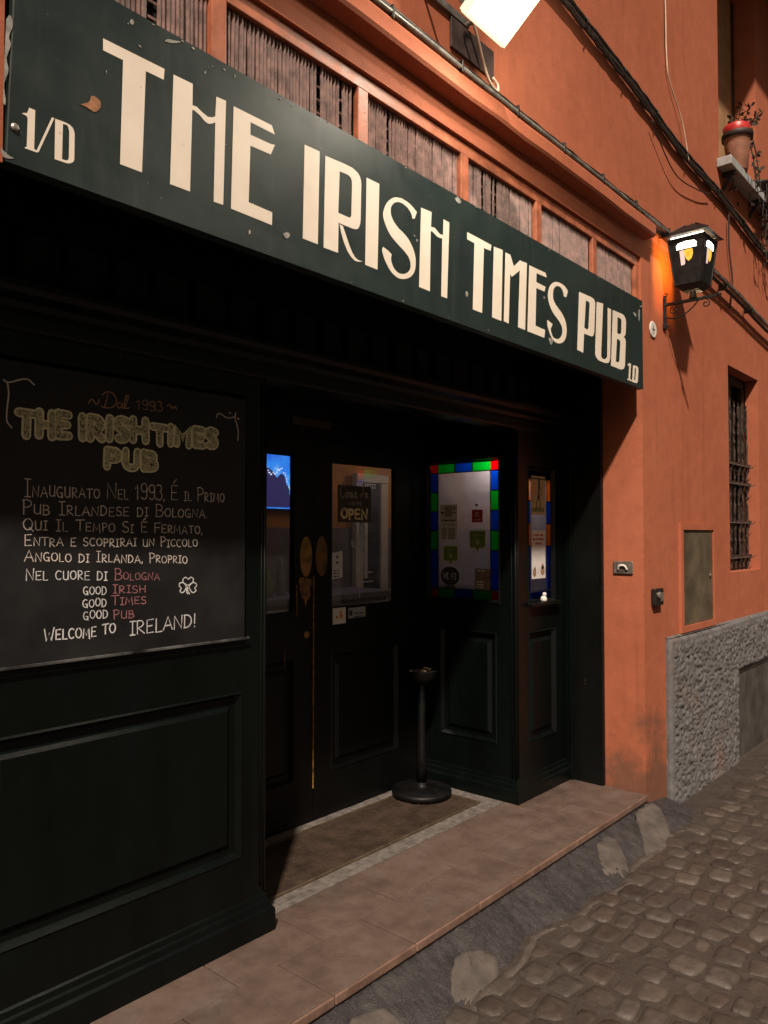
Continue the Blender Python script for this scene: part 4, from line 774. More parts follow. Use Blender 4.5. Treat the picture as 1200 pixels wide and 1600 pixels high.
for s_ in [[[0.9333,2.0625],[0.9405,2.0581],[0.9476,2.0573],[0.9602,2.061],[0.9728,2.0667],[0.9911,2.0732],[1.0041,2.0733],[1.0135,2.0672],[1.0212,2.0608]],[[0.9441,2.0568],[0.948,2.0333],[0.9482,2.0149],[0.945,1.9868],[0.9436,1.9627],[0.9438,1.9498],[0.9475,1.9392],[0.9584,1.9275]],[[1.6758,2.0399],[1.6786,2.0494],[1.687,2.055],[1.7011,2.0521],[1.7125,2.0464],[1.7297,2.0437],[1.7471,2.0481],[1.7587,2.0518]],[[1.7615,2.0663],[1.7587,2.0494],[1.7677,2.0221],[1.7738,1.9944],[1.7711,1.9658]],[[1.7325,2.0651],[1.7383,2.0611]],[[1.7705,2.0484],[1.7764,2.0444]]]: buf['w'].ribbon([(p.x,p.y) for p in smooth_pts([(a,b,0) for a,b in s_],4)],.0042,CF,0,.0006)
for s_ in [[[1.5594,1.4435],[1.5412,1.4553],[1.5411,1.4663],[1.5513,1.4724],[1.5618,1.4654],[1.5722,1.4716],[1.5828,1.4645],[1.5776,1.4514],[1.5594,1.4435]],[[1.5542,1.4393],[1.5438,1.453],[1.5284,1.4538],[1.5259,1.443],[1.5336,1.436],[1.5286,1.4254],[1.5389,1.4204],[1.5491,1.4286],[1.5542,1.4393]],[[1.5646,1.4388],[1.575,1.4515],[1.5908,1.4508],[1.5962,1.4416],[1.5883,1.4331],[1.5937,1.424],[1.5805,1.418],[1.57,1.4275],[1.5646,1.4388]],[[1.5594,1.4391],[1.5595,1.4258],[1.5675,1.4144]],[[1.5594,1.4391],[1.5544,1.4239],[1.5596,1.4148]]]: buf['b'].ribbon([(p.x,p.y) for p in smooth_pts([(a,b,0) for a,b in s_],4)],.0034,CF,0,.0006)
for k,nm in (('w','corner_flourish'),('b','shamrock_drawing'),('o','chalk_script')): buf[k].build(nm,mats[k],cb)
# chunky outlined heading
GB={'T':(.9,[[(.05,.86),(.85,.86)],[(.45,.86),(.45,.1)]]),'H':(.95,[[(.15,.9),(.15,.1)],[(.8,.9),(.8,.1)],[(.15,.5),(.8,.5)]]),'E':(.8,[[(.15,.9),(.15,.1)],[(.15,.87),(.68,.87)],[(.15,.5),(.6,.5)],[(.15,.12),(.68,.12)]]),
'I':(.42,[[(.2,.9),(.2,.1)]]),'R':(.88,[[(.15,.9),(.15,.1)],[(.15,.87)]+arc(.4,.68,.28,.19,90,-90,8)+[(.2,.49),(.72,.1)]]),'S':(.85,[[(.7,.8)]+arc(.42,.69,.28,.19,50,250,9)+arc(.42,.29,.28,.19,70,-130,9)]),
'M':(1.1,[[(.15,.1),(.15,.9),(.5,.4),(.88,.9),(.88,.1)]]),'P':(.82,[[(.15,.9),(.15,.1)],[(.15,.87)]+arc(.42,.66,.26,.21,90,-90,8)+[(.15,.45)]]),'U':(.85,[[(.15,.9),(.15,.35)]+arc(.42,.33,.27,.22,190,350,8)+[(.7,.9)]]),'B':(.85,[[(.15,.9),(.15,.1)],[(.15,.87)]+arc(.42,.69,.26,.18,90,-90,8)+[(.2,.51)],[(.2,.5)]+arc(.45,.31,.28,.19,90,-90,8)+[(.15,.12)]])}
o1,o2=MB(),MB()
for wd_,p0,p1,h in [["THE",[0.9733,1.8993],[1.1344,1.9127],0.0865],["IRISH",[1.1589,1.9111],[1.4004,1.9251],0.0808],["TIMES",[1.4148,1.9178],[1.6823,1.9299],0.0714],["PUB",[1.2444,1.8279],[1.4375,1.8297],0.0677]]:
    tot=sum(GB[c_][0] for c_ in wd_); L=p1[0]-p0[0]; k=L/tot; adv=0
    for c_ in wd_:
        for st in GB[c_][1]:
            t=adv/tot; z0=p0[1]+(p1[1]-p0[1])*(adv/tot)
            pts=[(p0[0]+(adv+x+rl.uniform(-.02,.02))*k,z0+(y+rl.uniform(-.015,.015))*h) for x,y in st]
            wd=.25*min(h,k*1.15)
            o1.ribbon(pts,wd+.011,CF,-.0003,.0005); o2.ribbon(pts,wd-.001,CF,-.0014,-.0007)
        adv+=GB[c_][0]
o1.build('chalk_heading_outline',ch_go,cb); o2.build('chalk_heading_fill',ch_g,cb)
# ================================================================ ASHTRAY STAND
ax,ay=3.50,2.76
an=thing('ashtray_stand','black standing ashtray with a slim column on a round base at the entrance','ashtray',(ax,ay,.133))
mb=MB(); mb.lathe([(.165,0),(.172,.006),(.172,.024),(.165,.032),(.06,.040),(.035,.05),(.03,.07)],(ax,ay,.1335),40); mb.build('base',ashm,an,smooth=True)
mb=MB(); mb.lathe([(.030,.07),(.027,.2),(.022,.45),(.020,.60),(.024,.63)],(ax,ay,.1335),24); mb.build('column',ashm,an,smooth=True)
mb=MB(); mb.lathe([(.024,.625),(.05,.64),(.085,.665),(.09,.695),(.096,.705),(.092,.708),(.084,.695),(.06,.683),(.0,.68)],(ax,ay,.1335),36); mb.build('bowl',ashm,an,smooth=True)
sand=MB(); sand.lathe([(.083,.694),(.0,.697)],(ax,ay,.1335),28); sand.build('ash_bed',M('grey_ash',(.10,.085,.07),.95,.5,90,.6,200),an)
for k,(dx,dy,a,z) in enumerate(((-.075,.02,.5,.84),(-.03,-.04,1.9,.842),(.035,-.03,.1,.842),(.05,.01,2.6,.842))):
    mb=MB(); d=Vector((math.cos(a),math.sin(a),.12))*.014; p=Vector((ax+dx,ay+dy,z)); mb.tube([p-d,p+d],.0048,8)
    tag(mb.build('cigarette_butt',butt,loc=tuple(p)),'pale cigarette butt stubbed out on top of the ashtray stand','cigarette butt','cigarette butts in the ashtray')
# ================================================================ PAPERS AND STICKERS
def card(name,label,cat,to3,r,mat,d,extra=(),group=None,th=.0012,skew=0):
    c=to3((r[0]+r[1])/2,(r[2]+r[3])/2,d)
    t=thing(name,label,cat,c,group); MB().prism([[(r[0],r[2]-skew),(r[1],r[2]),(r[1],r[3]),(r[0],r[3]-skew)]],to3,d,d+th).build('sheet',mat,t)
    for nm,m,fn in extra:
        b=MB(); fn(b); b.build(nm,m,t)
    return t
def rows(to3,u0,u1,z1,n,step,h,d,rn,gaps=True):
    def f(b):
        for k in range(n):
            z=z1-k*step; u=u0
            while u<u1:
                l=rn.uniform(.008,.03); 
                if u+l>u1: l=u1-u
                b.prism([[(u,z),(u+l,z),(u+l,z+h),(u,z+h)]],to3,d,d+.0004); u+=l+rn.uniform(.004,.01)
    return f
def rowsg(to3,items,h,d):
    def f(b):
        for u,l,z in items: b.prism([[(u,z),(u+l,z),(u+l,z+h),(u,z+h)]],to3,d,d+.0004)
    return f
IN=front(2.9445); rp=random.Random(31)
# open sign
def osc(b): line_text(b,'Come In',(3.015,1.825),(3.24,1.825),.075,.06,.0062,IN,-.0022,rp,.0,SC)
def osm(b): line_text(b,"WE'RE",(3.09,1.782),(3.19,1.782),.02,.02,.0038,IN,-.0022,rp,.0)
def oso(b): line_text(b,'OPEN',(3.025,1.708),(3.235,1.708),.052,.052,.0145,IN,-.0022,rp,.0)
card('open_sign','brown open sign with cream lettering hanging inside the right door pane','sign',IN,(2.995,3.268,1.688,1.892),openm,-.0015,(('script_lettering',openg,osc),('small_lettering',openg,osm),('open_lettering',opent,oso)))
card('paper_notice','pale paper notice low in the left corner of the right door pane','notice',IN,(2.945,3.035,1.385,1.53),paper,-.0012,(('print',ink,lambda b:(rows(IN,2.965,3.01,1.42,4,.016,.006,-.0016,rp)(b),rows(IN,2.985,3.0,1.49,2,.03,.012,-.0016,rp)(b))),),skew=.012)
def fig(b):
    for pts,wd in (([(3.185,1.665),(3.187,1.63),(3.195,1.59),(3.192,1.55)],.034),([(3.18,1.69),(3.184,1.675)],.026),([(3.205,1.645),(3.225,1.60),(3.21,1.565),(3.195,1.55)],.009),([(3.17,1.64),(3.15,1.585),(3.125,1.565)],.009),([(3.11,1.585),(3.12,1.55),(3.17,1.558)],.011),
        ([(3.19,1.55),(3.205,1.50),(3.215,1.45),(3.225,1.405)],.016),([(3.185,1.55),(3.18,1.49),(3.17,1.44),(3.175,1.40)],.006),([(3.185,1.402),(3.28,1.405)],.008),([(3.165,1.35),(3.285,1.353)],.007),([(3.17,1.39),(3.165,1.33),(3.175,1.27)],.005)): b.ribbon([(p.x,p.y) for p in smooth_pts([(x,z,0) for x,z in pts],4)],wd,IN,-.0006,0)
b=MB(); fig(b); tag(b.build('frosted_decal',frost,loc=(3.19,2.944,1.5)),'frosted white decal of a standing figure on the right door pane','decal')
DS=front(2.9285)
card('small_sticker','square cream sticker with an orange figure under the right door pane','sticker',DS,(2.945,3.045,1.135,1.222),paper,0,(('print',M('orange_print',(.50,.22,.06),.6),lambda b:(b.prism([[(2.998,1.165),(3.02,1.16),(3.027,1.18),(3.012,1.19),(3.018,1.206),(3.0,1.205),(2.995,1.19)]],DS,-.0006,0),b.prism([[(2.965,1.165),(2.985,1.165),(2.985,1.178),(2.97,1.183)]],DS,-.0006,0))),))
card('small_sticker','wide pale grey sticker beside the square cream one on the right door','sticker',DS,(3.066,3.205,1.158,1.215),M('grey_sticker',(.27,.28,.29),.6,.1),0,(('print',ink,lambda b:(b.prism([[(3.085+.014*math.cos(t),1.187+.017*math.sin(t)) for t in [2*math.pi*i/16 for i in range(16)]]],DS,-.0006,0),rows(DS,3.115,3.19,1.178,2,.018,.007,-.0006,rp)(b))),))
SI=side(3.735+.0185)
rw=random.Random(4)
card('menu_sheet','long white menu sheet with dense print taped inside the stained window','notice',SI,(2.685,2.815,1.585,1.80),paper,-.0012,(('print',ink,lambda b:(rows(SI,2.70,2.80,1.70,1,.02,.009,-.0017,rw)(b),rows(SI,2.705,2.79,1.675,1,.01,.004,-.0017,rw)(b),rowsg(SI,[(2.765,.035,1.655-.0105*k) for k in range(7)]+[(2.702,.05,1.655-.0105*k) for k in range(7)],.0042,-.0017)(b),rowsg(SI,[(2.70,.015,1.77),(2.70,.012,1.745),(2.785,.018,1.745)],.012,-.0017)(b))),('picture',M('menu_picture',(.36,.28,.24),.8,.3,60),lambda b:b.prism([[(2.722,1.725),(2.778,1.725),(2.778,1.79),(2.722,1.79)]],SI,-.0017,-.0013))))
card('red_sticker','square red sticker high on the right of the stained window','sticker',SI,(2.505,2.58,1.69,1.765),M('red_sticker',(.42,.04,.04),.5,.15),-.0012,(('print',palest,lambda b:(b.prism([[(2.543+.012*math.cos(t),1.738+.016*math.sin(t)) for t in [2*math.pi*i/12 for i in range(12)]],[(2.543+.007*math.cos(t),1.738+.010*math.sin(t)) for t in [2*math.pi*i/12 for i in range(12)]]],SI,-.0017,-.0012),rows(SI,2.52,2.565,1.703,1,.01,.005,-.0017,rw)(b))),))
MBk=MB(); MBk.lathe([(.008,0),(.008,-.006),(.005,-.008)],(2.0,2.0,2.0),10,'x'); MBk.v=[(v[0]+1.752,v[1]+.545,v[2]-.208) for v in MBk.v]; tag(MBk.build('suction_hook',blackpl,loc=(3.75,2.545,1.79)),'tiny black hook on the glass just above the red sticker','hook')
def bubble(c,wu,hz):
    u,z=c; P=[]
    for cx,cz,a0 in ((u+wu-.012,z+hz-.012,0),(u-wu+.012,z+hz-.012,90),(u-wu+.012,z-hz+.012,180)):
        P+=[(cx+.012*math.cos(R(a0+k*22.5)),cz+.012*math.sin(R(a0+k*22.5))) for k in range(5)]
    P+=[(u-.008,z-hz),(u-.002,z-hz-.032),(u+.012,z-hz)]
    P+=[(u+wu-.012+.012*math.cos(R(270+k*22.5)),z-hz+.012+.012*math.sin(R(270+k*22.5))) for k in range(5)]
    return P
for c,lab,wu,hz in (((2.735,1.505),'green speech bubble sticker directly under the white menu sheet',.058,.05),((2.54,1.59),'larger green speech bubble sticker under the red square sticker',.06,.056)):
    t=thing('bubble_sticker',lab,'sticker',SI(*c,-.001))
    MB().prism([bubble(c,wu,hz)],SI,-.0012,0).build('border',palest,t); MB().prism([bubble(c,wu-.008,hz-.008)],SI,-.0018,-.0013).build('field',greenst,t)
    b=MB(); rowsg(SI,[(c[0]-.03,.05,c[1]+.022)],.006,-.0023)(b); b.prism([[(c[0]-.012,c[1]-.028),(c[0]+.01,c[1]-.028),(c[0]+.012,c[1]-.01),(c[0],c[1]+.006),(c[0]-.014,c[1]-.008)]],SI,-.0023,-.0019); b.build('print',M('pale_green_print',(.33,.38,.18),.6),t)
t=thing('wifi_sticker','black rounded wifi sticker with pale letters near the foot of the stained window','sticker',SI(2.74,1.37,-.001))
P=[(2.74+.068*math.copysign(abs(math.cos(a))**.8,math.cos(a)),1.37+.050*math.copysign(abs(math.sin(a))**.8,math.sin(a))*(1.0+.12*math.cos(2*a)*-1)) for a in [2*math.pi*i/40 for i in range(40)]]
MB().prism([P],SI,-.0012,0).build('badge',ink,t)
b=MB()
def mir(f): return lambda a,b_,d: f(2*2.74-a,b_,d)      # seen from the street the glass reads left to right along -y
line_text(b,'WI',(2.692,1.353),(2.727,1.353),.034,.034,.006,mir(SI),-.0017,rw,.0); b.build('lettering',M('wifi_letter',(.40,.40,.42),.6),t)
b=MB(); line_text(b,'FI',(2.752,1.353),(2.784,1.353),.034,.034,.006,mir(SI),-.0017,rw,.0); b.build('lettering',M('wifi_letter_right',(.40,.40,.42),.6),t)
b=MB(); rowsg(SI,[(2.705+.018*k,.013,1.298) for k in range(4)],.015,-.0012)(b); b.build('caption_bars',ink,t)
card('tourist_sticker','faded brown sticker with pale print low on the right of the stained window','sticker',SI,(2.455,2.56,1.30,1.42),M('brown_sticker',(.16,.11,.085),.7,.3,40),-.0012,(('print',palest,lambda b:(rows(SI,2.49,2.545,1.405,1,.02,.006,-.0017,rw)(b),rows(SI,2.50,2.55,1.34,3,.015,.006,-.0017,rw)(b))),))
FI=front(2.275+.0185)
def dancer(b):
    for pts,wd in (([(4.03,1.945),(4.035,1.92)],.016),([(4.035,1.92),(4.03,1.87),(4.02,1.83)],.016),([(4.03,1.87),(4.045,1.80),(4.04,1.775)],.009),([(4.02,1.84),(4.0,1.80),(4.005,1.775)],.008),([(4.035,1.91),(4.06,1.875),(4.055,1.85)],.006)): b.ribbon(pts,wd,FI,-.0018,-.0013)
card('event_poster','tan poster with a dark dancing figure at the top of the narrow window','poster',FI,(3.945,4.105,1.735,1.965),papert,-.0012,(('figure',ink,dancer),('foliage',M('poster_green',(.10,.14,.05),.7),lambda b:[b.prism([[(u,1.755),(u+.016,1.752),(u+.02,1.772),(u+.006,1.782)]],FI,-.0018,-.0013) for u in (3.955,3.978,3.998,4.02,4.045,4.07)])))
def fold(b):
    for u,z,s_ in ((3.975,1.395,.02),(4.07,1.405,.024),(4.07,1.43,.014),(3.98,1.42,.010)): b.prism([[(u+s_*math.cos(t),z+s_*1.2*math.sin(t)) for t in [2*math.pi*i/12 for i in range(12)]]],FI,-.0018,-.0013)
card('price_poster','white poster with red headline and small heads in the lower narrow window','poster',FI,(3.945,4.105,1.36,1.645),paper,-.0012,(('headline',redink,lambda b:(rows(FI,3.965,4.085,1.61,1,.02,.012,-.0018,rw)(b),rows(FI,3.96,4.09,1.585,1,.02,.014,-.0018,rw)(b),rows(FI,3.985,4.06,1.56,1,.02,.012,-.0018,rw)(b))),('small_heads',M('head_print',(.28,.17,.11),.7,.3,50),fold)))
fg=thing('small_figurine','tiny white duck shaped figurine on the sill of the narrow window','figurine',(4.02,2.262,1.226))
mb=MB(); mb.lathe([(.016,0),(.019,.006),(.02,.016),(.014,.028),(.008,.033)],(4.02,2.258,1.2275),16); mb.lathe([(.006,.0),(.012,.006),(.0125,.014),(.007,.022)],(4.024,2.255,1.258),14); mb.build('body',white,fg,smooth=True)
mb=MB(); mb.tube([(4.036,2.255,1.268),(4.043,2.253,1.266)],[.004,.0015],8); mb.build('beak',papert,fg)
mb=MB(); mb.box(3.86,4.20,2.235,2.2745,1.205,1.227); mb.build('window_sill',trimpaint,sf,bev=.004)
# ================================================================ WALL LANTERN
lx,ly=4.69,1.61
wl=thing('wall_lantern','lit black wall lantern with painted beer glass panes on a scrolled iron bracket','lantern',(lx,1.79,3.0))
def frus(mb,hw0,z0,hw1,z1,skip=()):
    a=[(-hw0,-hw0),(hw0,-hw0),(hw0,hw0),(-hw0,hw0)]; b=[(-hw1,-hw1),(hw1,-hw1),(hw1,hw1),(-hw1,hw1)]
    for i in range(4):
        if i in skip: continue
        j=(i+1)%4; mb.q((lx+a[i][0],ly+a[i][1],z0),(lx+a[j][0],ly+a[j][1],z0),(lx+b[j][0],ly+b[j][1],z1),(lx+b[i][0],ly+b[i][1],z1))
z0,z1,h0,h1=3.118,3.392,.078,.108
mb=MB(); frus(mb,h0,z0,h1,z1,(2,)); frus(mb,.045,3.085,h0,z0); frus(mb,h0-.012,z0-.004,h0-.012,z0); 
for s1 in (-1,1):
    for s2 in (-1,1): mb.tube([(lx+s1*h0,ly+s2*h0,z0),(lx+s1*h1,ly+s2*h1,z1)],.006,6)
for a,b in (((-1,-1),(1,-1)),((1,-1),(1,1)),((1,1),(-1,1)),((-1,1),(-1,-1))): mb.tube([(lx+a[0]*h0,ly+a[1]*h0,z0),(lx+b[0]*h0,ly+b[1]*h0,z0)],.005,6)
mb.build('body',iron,wl)
mb=MB(); frus(mb,.138,3.405,.122,3.425); frus(mb,.122,3.425,.03,3.485); frus(mb,.138,3.405,.112,3.405); mb.q(*[(lx+a*.03,ly+b*.03,3.485) for a,b in ((-1,-1),(1,-1),(1,1),(-1,1))]); mb.tube([(lx,ly,3.48),(lx,ly,3.50)],[.014,.008],10)
for s1 in (-1,1):
    for s2 in (-1,1): mb.tube([(lx+s1*.138,ly+s2*.138,3.407),(lx+s1*.03,ly+s2*.03,3.488)],.004,6)
mb.build('roof',iron,wl)
glow=EM('lamp_white_glow',(1,.93,.80),5); glowp=EM('lamp_pink_glow',(.85,.60,.55),.62); glowy=EM('lamp_harp_yellow',(1,.52,.05),.95,.35,160)
mb=MB(); frus(mb,h1-.012,z1+.003,h1-.012,3.4045); mb.build('bulb_glow',glow,wl)
def face(side_):
    # (u,z) on a slanted lantern side -> 3d, d outwards
    def f(u,z,d):
        hw=h0+(h1-h0)*(z-z0)/(z1-z0)+.0015-d
        return (lx-hw,ly-u,z) if side_=='x' else (lx+u,ly-hw,z)
    return f
for s_ in 'xy':
    f=face(s_)
    b=MB(); b.prism([[(-.058,3.322),(.058,3.322),(.060,3.345),(.048,3.358),(.0,3.363),(-.048,3.358),(-.060,3.345)]],f,0,.001); b.build('foam_pane',glow,wl)
    b=MB(); b.prism([[(-.042,3.314),(-.014,3.314),(-.012,3.235),(-.02,3.228),(-.036,3.228)]],f,0,.001); b.build('glass_pane',glowp,wl)
    b=MB(); b.prism([[(-.018,3.312),(.012,3.316),(.034,3.312),(.036,3.285),(.026,3.258),(.008,3.246),(-.006,3.262)],[(-.004,3.298),(.006,3.266),(.0075,3.266),(-.001,3.300)],[(.008,3.300),(.010,3.27),(.0115,3.27),(.0105,3.301)],[(.019,3.300),(.014,3.275),(.0155,3.275),(.0215,3.300)]],f,-.0004,.001); b.build('harp_emblem',glowy,wl)
amber=GLASS('amber_pane',(1,.56,.12),.1,(1,.5,.1))
mb=MB(); mb.q((lx-h0,ly+h0,z0),(lx+h0,ly+h0,z0),(lx+h1,ly+h1,z1),(lx-h1,ly+h1,z1)); mb.build('back_pane',amber,wl)
mb=MB(); mb.box(lx-.009,lx+.009,1.462,1.775,3.026,3.044); mb.box(lx-.010,lx+.010,1.774,1.789,2.90,3.085); mb.tube([(lx,ly,3.043),(lx,ly,3.088)],[.024,.016],12); mb.lathe([(.013,0),(.015,.01),(.008,.02)],(lx,1.46,3.03),10)
mb.box(lx-.02,lx+.02,1.776,1.7885,2.885,2.915); mb.build('bracket',iron,wl,bev=.002)
def spiral(cy,cz,r0,turn,a0,n=22): return [(lx,cy+(r0*(1-.75*i/n))*math.cos(a0+turn*i/n),cz+(r0*(1-.75*i/n))*math.sin(a0+turn*i/n)) for i in range(n+1)]
mb=MB(); mb.tube(smooth_pts([(lx,1.77,2.955),(lx,1.73,2.945),(lx,1.67,2.955),(lx,1.62,2.985),(lx,1.58,3.025)],6),.0045,8); mb.tube(spiral(1.725,2.995,.026,-7.5,1.2),.004,7); mb.tube(spiral(1.535,2.998,.024,7.5,1.8),.004,7)
mb.tube(spiral(1.772,2.90,.014,6,0),.0035,6); mb.tube(spiral(1.775,3.10,.014,-6,0),.0035,6); mb.build('scroll',iron,wl,smooth=True)
pl=bpy.data.lights.new('lantern_bulb','POINT'); pl.energy=6.5; pl.color=(1,.70,.36); pl.shadow_soft_size=.03
po=bpy.data.objects.new('lantern_bulb',pl); COL.objects.link(po); po.location=(0,ly-1.79,3.27-3.0); po.parent=wl
# ================================================================ FLOODLIGHT
fl=thing('flood_lamp','lit floodlight on a wall bracket above the pub sign, glowing white','floodlight',(2.43,1.79,3.66))
xa=Vector((1,0,0)); up_=Vector((0,-.794,.608)); nn=Vector((0,-.608,-.794)); c0=Vector((2.42,1.60,3.55))+up_*.15
def fbox(mb,cu,cv,cn,hu,hv,hn): mb.obox(c0+xa*cu+up_*cv+nn*cn,xa*hu,up_*hv,nn*hn)
mb=MB(); fbox(mb,0,0,-.05,.12,.14,.035); fbox(mb,0,.02,-.1,.07,.09,.02)
for k in range(7): fbox(mb,-.09+.03*k,0,-.095,.003,.11,.016)
mb.build('housing',M('lamp_housing',(.09,.085,.08),.5,.3,20),fl,bev=.006)
rimm=M('ribbed_glass_rim',(.62,.56,.36),.3,.2,40)
rimm.node_tree.nodes['Principled BSDF'].inputs['Emission Color'].default_value=(1,.92,.62,1); rimm.node_tree.nodes['Principled BSDF'].inputs['Emission Strength'].default_value=.75
mb=MB()
for sgn_ in (-1,1): fbox(mb,sgn_*.125,0,-.005,.008,.155,.022); fbox(mb,0,sgn_*.148,-.005,.118,.008,.022)
for k in range(24): fbox(mb,-.12+.0104*k,-.157,-.005,.0025,.002,.02)
for k in range(28): fbox(mb,.134,-.145+.0107*k,-.005,.0015,.0025,.02)
mb.build('rim',rimm,fl,bev=.005,seg=3)
lensm=EM('lens_white',(1,.97,.88),14)
mb=MB(); fbox(mb,0,0,.004,.117,.139,.026); mb.build('lens',lensm,fl,bev=.022,seg=4)
mb=MB()
for xx in (2.275,2.565):
    mb.tube([(xx,1.785,3.72),(xx,1.66,3.70),(xx,1.545,3.665)],.008,8)
mb.box(2.265,2.575,1.775,1.789,3.705,3.735); mb.tube([(2.265,1.56,3.67),(2.575,1.56,3.67)],.008,8); mb.build('bracket',steel,fl)
MB().box(2.455,2.765,1.778,1.789,3.575,3.70).build('lamp_shadow_slab',M('painted_lamp_shadow',(.05,.033,.03),.6,.3,12),fl,bev=.002)  # dark slab painted as the lamp's shadow on the wall
mb=MB(); mb.tube(smooth_pts([(2.40,1.62,3.95),(2.45,1.70,3.78),(2.56,1.72,3.62),(2.64,1.735,3.53),(2.70,1.74,3.50),(2.735,1.742,3.50),(2.74,1.745,3.53),(2.71,1.75,3.55)],6),.0065,8); mb.build('power_lead',wirew,fl,smooth=True)
al=bpy.data.lights.new('flood_beam','AREA'); al.shape='RECTANGLE'; al.size=.22; al.size_y=.26; al.energy=29; al.color=(1,.90,.74)
ao=bpy.data.objects.new('flood_beam',al); COL.objects.link(ao); ao.parent=fl; ao.location=c0+nn*.03-Vector(ORG[fl.name]); ao.rotation_euler=nn.to_track_quat('-Z','Y').to_euler()
sl=bpy.data.lights.new('added_wall_fill','POINT'); sl.energy=19; sl.color=(1,.86,.66); sl.shadow_soft_size=.05  # added fill light, ahead of the fixture, to brighten the wall
s2=bpy.data.objects.new('added_wall_fill',sl); COL.objects.link(s2); s2.parent=fl; s2.location=Vector((2.44,1.24,3.64))-Vector(ORG[fl.name])
# ================================================================ PUB INTERIOR seen through the panes
def room(name,mb,m): return struct(mb.build(name,m))
mb=MB(); mb.box(.9,6.6,2.96,5.2,.05,.12); room('pub_floor',mb,room_d)
mb=MB(); mb.box(.9,6.6,2.97,5.2,2.75,2.8); mb.box(3.745,6.6,2.30,2.97,2.75,2.8); mb.box(3.745,6.6,2.30,2.96,.05,.12); room('pub_ceiling',mb,room_w)
ir=thing('pub_inner_wall','orange interior wall of the pub with grey panelling, seen through the doors','wall',(4,5.05,0))
mb=MB(); mb.box(.9,6.6,5.05,5.1,1.0,2.75); mb.box(6.45,6.5,2.3,5.05,1.0,2.75); mb.box(.9,.95,2.97,5.05,.12,2.75); mb.box(4.36,6.45,2.31,2.33,.12,2.75); mb.box(3.76,4.36,2.32,2.335,2.05,2.30); mb.box(3.745,4.36,2.446,2.456,2.312,2.75); mb.box(3.745,4.36,2.30,2.456,2.301,2.311); mb.box(1.96,3.75,2.985,2.99,2.29,2.75); mb.build('plaster',room_o,ir)
mb=MB(); mb.box(.9,6.6,5.02,5.049,.12,1.68); mb.box(6.40,6.449,2.34,5.02,.12,1.68); mb.build('wainscot',room_g,ir)
sc_=thing('tv_screen','blue glowing television on the back wall, seen through the left pane','television',(4.3,5.0,2.15))
MB().box(3.88,4.66,4.97,5.015,1.82,2.42).build('case',blackpl,sc_,bev=.006)
mm,t_,b_=nodes('screen_image')
sk=ramp(t_,tex(t_,5,4).outputs[0],[(.3,(.02,.12,.75)),(.55,(.03,.30,1.0)),(.7,(.25,.55,1.0))]).outputs[0]
t_.links.new(sk,b_.inputs['Emission Color']); b_.inputs['Emission Strength'].default_value=1.25; b_.inputs['Base Color'].default_value=(.01,.01,.02,1)
MB().box(3.90,4.64,4.962,4.969,1.84,2.40).build('screen',mm,sc_)
mb=MB(); mb.prism([[(3.95,1.85),(3.95,2.17),(4.22,2.18),(4.27,2.15),(4.31,2.10),(4.36,2.14),(4.40,2.12),(4.42,2.05),(4.45,2.02),(4.46,1.93),(4.47,1.85)]],front(4.958),0,.003); mb.build('picture_shape',EM('screen_purple',(.06,.05,.22),.5),sc_)
mb=MB(); rs=random.Random(2)
for k in range(26):
    t=k/25; x=4.18+.29*t+rs.uniform(-.012,.012); z=2.17-.04*math.sin(t*6)-(.24*max(0,t-.6)/.4)+rs.uniform(-.012,.012); mb.lathe([(.002,0),(.006,-.003),(.003,-.006)],(x,4.956,z),8,'y')
mb.build('bright_spots',EM('screen_sparkle',(.75,.85,1),1.6),sc_)
dw=thing('inner_doorway','white framed inner doorway with a dark opening behind the right pane','doorway',(5.55,5.0,.12))
mb=MB(); mb.box(5.30,5.40,4.96,5.015,.12,2.12); mb.box(5.66,5.76,4.96,5.015,.12,2.12); mb.box(5.30,5.76,4.95,5.015,2.121,2.20); mb.build('frame',room_w,dw,bev=.004)
MB().box(5.402,5.658,4.985,5.012,.12,2.119).build('opening',darkvoid,dw)
mb=MB(); line_text(mb,'IIIII',(5.44,2.07),(5.60,2.07),.035,.035,.009,front(4.982),0,rs,.0); mb.v=mb.v; mb.build('sign_strip',room_w,dw)
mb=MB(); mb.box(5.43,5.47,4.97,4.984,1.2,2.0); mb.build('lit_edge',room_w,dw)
ct=thing('bar_counter','dark wooden bar counter with a pale top inside the pub','counter',(4.3,4.3,.12))
MB().box(3.2,4.75,4.1,4.5,.12,1.12).build('front_panel',M('counter_front',(.13,.095,.095),.5,.5,7),ct,bev=.005); MB().box(3.15,4.8,4.05,4.55,1.121,1.17).build('top',room_g,ct,bev=.006)
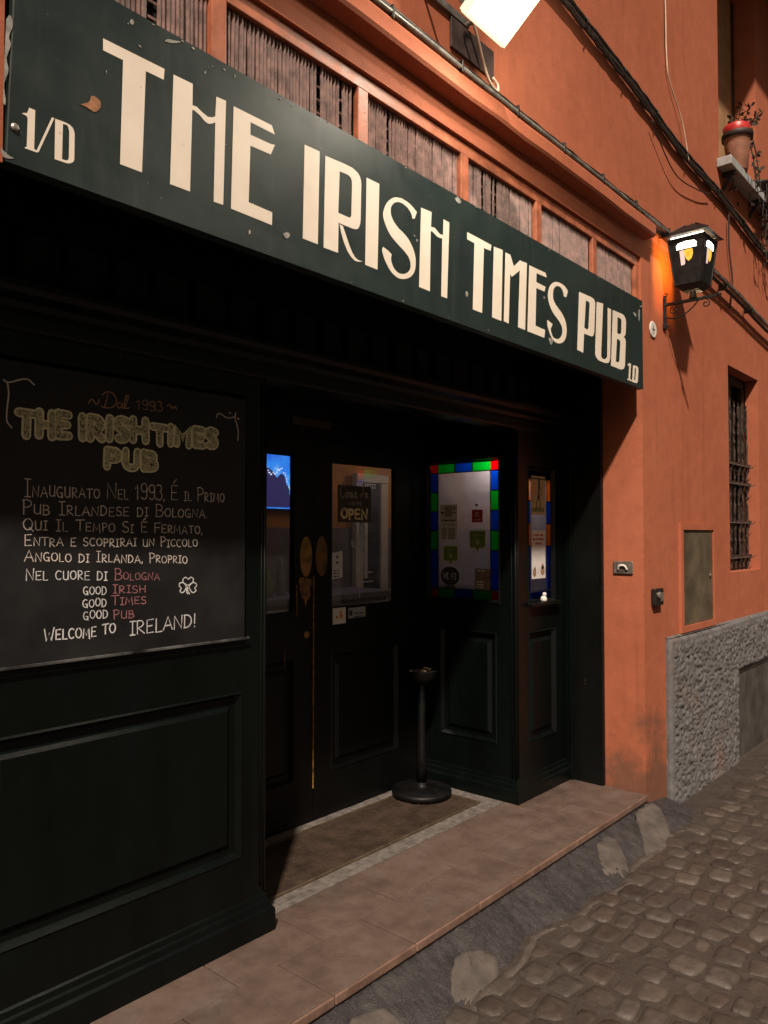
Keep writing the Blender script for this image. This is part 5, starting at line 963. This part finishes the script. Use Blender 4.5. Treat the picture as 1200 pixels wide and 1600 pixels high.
for k,(x,y,h_) in enumerate(((3.45,4.3,.24),(3.62,4.25,.19),(3.8,4.32,.27),(4.05,4.28,.22))):
    mb=MB(); mb.lathe([(.03,0),(.033,.01),(.033,h_*.6),(.012,h_*.75),(.012,h_)],(x,y,1.1705),16); tag(mb.build('bottle',(terr,greenst,room_g,brass)[k],smooth=True,loc=(x,y,1.17)),('reddish brown bottle on the bar counter','green bottle on the bar counter','grey bottle on the bar counter','amber bottle on the bar counter')[k],'bottle','bottles on the bar counter')
for k,(x,z,w_,h_,lab) in enumerate(((4.28,2.16,.34,.24,'white framed print on the right inner wall, nearer the street'),(4.78,2.10,.26,.22,'smaller white framed print on the right inner wall, farther from the street'))):
    t=thing('framed_print',lab,'picture',(6.39,x,z),'framed prints on the inner wall'); MB().box(6.36,6.399 if False else 6.445,x-w_/2,x+w_/2,z-h_/2,z+h_/2).build('frame',room_w,t,bev=.006); MB().box(6.354,6.359,x-w_/2+.04,x+w_/2-.04,z-h_/2+.04,z+h_/2-.04).build('print',M('print_image',(.35,.33,.30),.7,.4,14),t)
for k,(x,y,e,lab) in enumerate(((3.87,2.41,2.3,'warm globe ceiling lamp inside the right bay, close behind the stained window'),(5.95,4.1,4.5,'warm globe ceiling lamp near the inner doorway'),(3.5,3.55,4.0,'warm globe ceiling lamp in front of the bar counter'))):
    zl=-.41 if k==0 else 0
    t=thing('ceiling_lamp',lab,'lamp',(x,y,2.6+zl),'globe lamps on the pub ceiling')
    MB().lathe([(.01,.0),(.05,.02),(.07,.06),(.05,.105),(.02,.12)],(x,y,2.58+zl),20).build('globe',EM('globe_glow',(1,.78,.5),2.5),t,smooth=True); MB().tube([(x,y,2.70+zl),(x,y,2.749 if k else 2.300)],.012,8).build('stem',iron,t)
    p_=bpy.data.lights.new('globe_bulb','POINT'); p_.energy=e; p_.color=(1,.80,.58); p_.shadow_soft_size=.05
    q_=bpy.data.objects.new('globe_bulb',p_); COL.objects.link(q_); q_.parent=t; q_.location=(0,0,-.12)
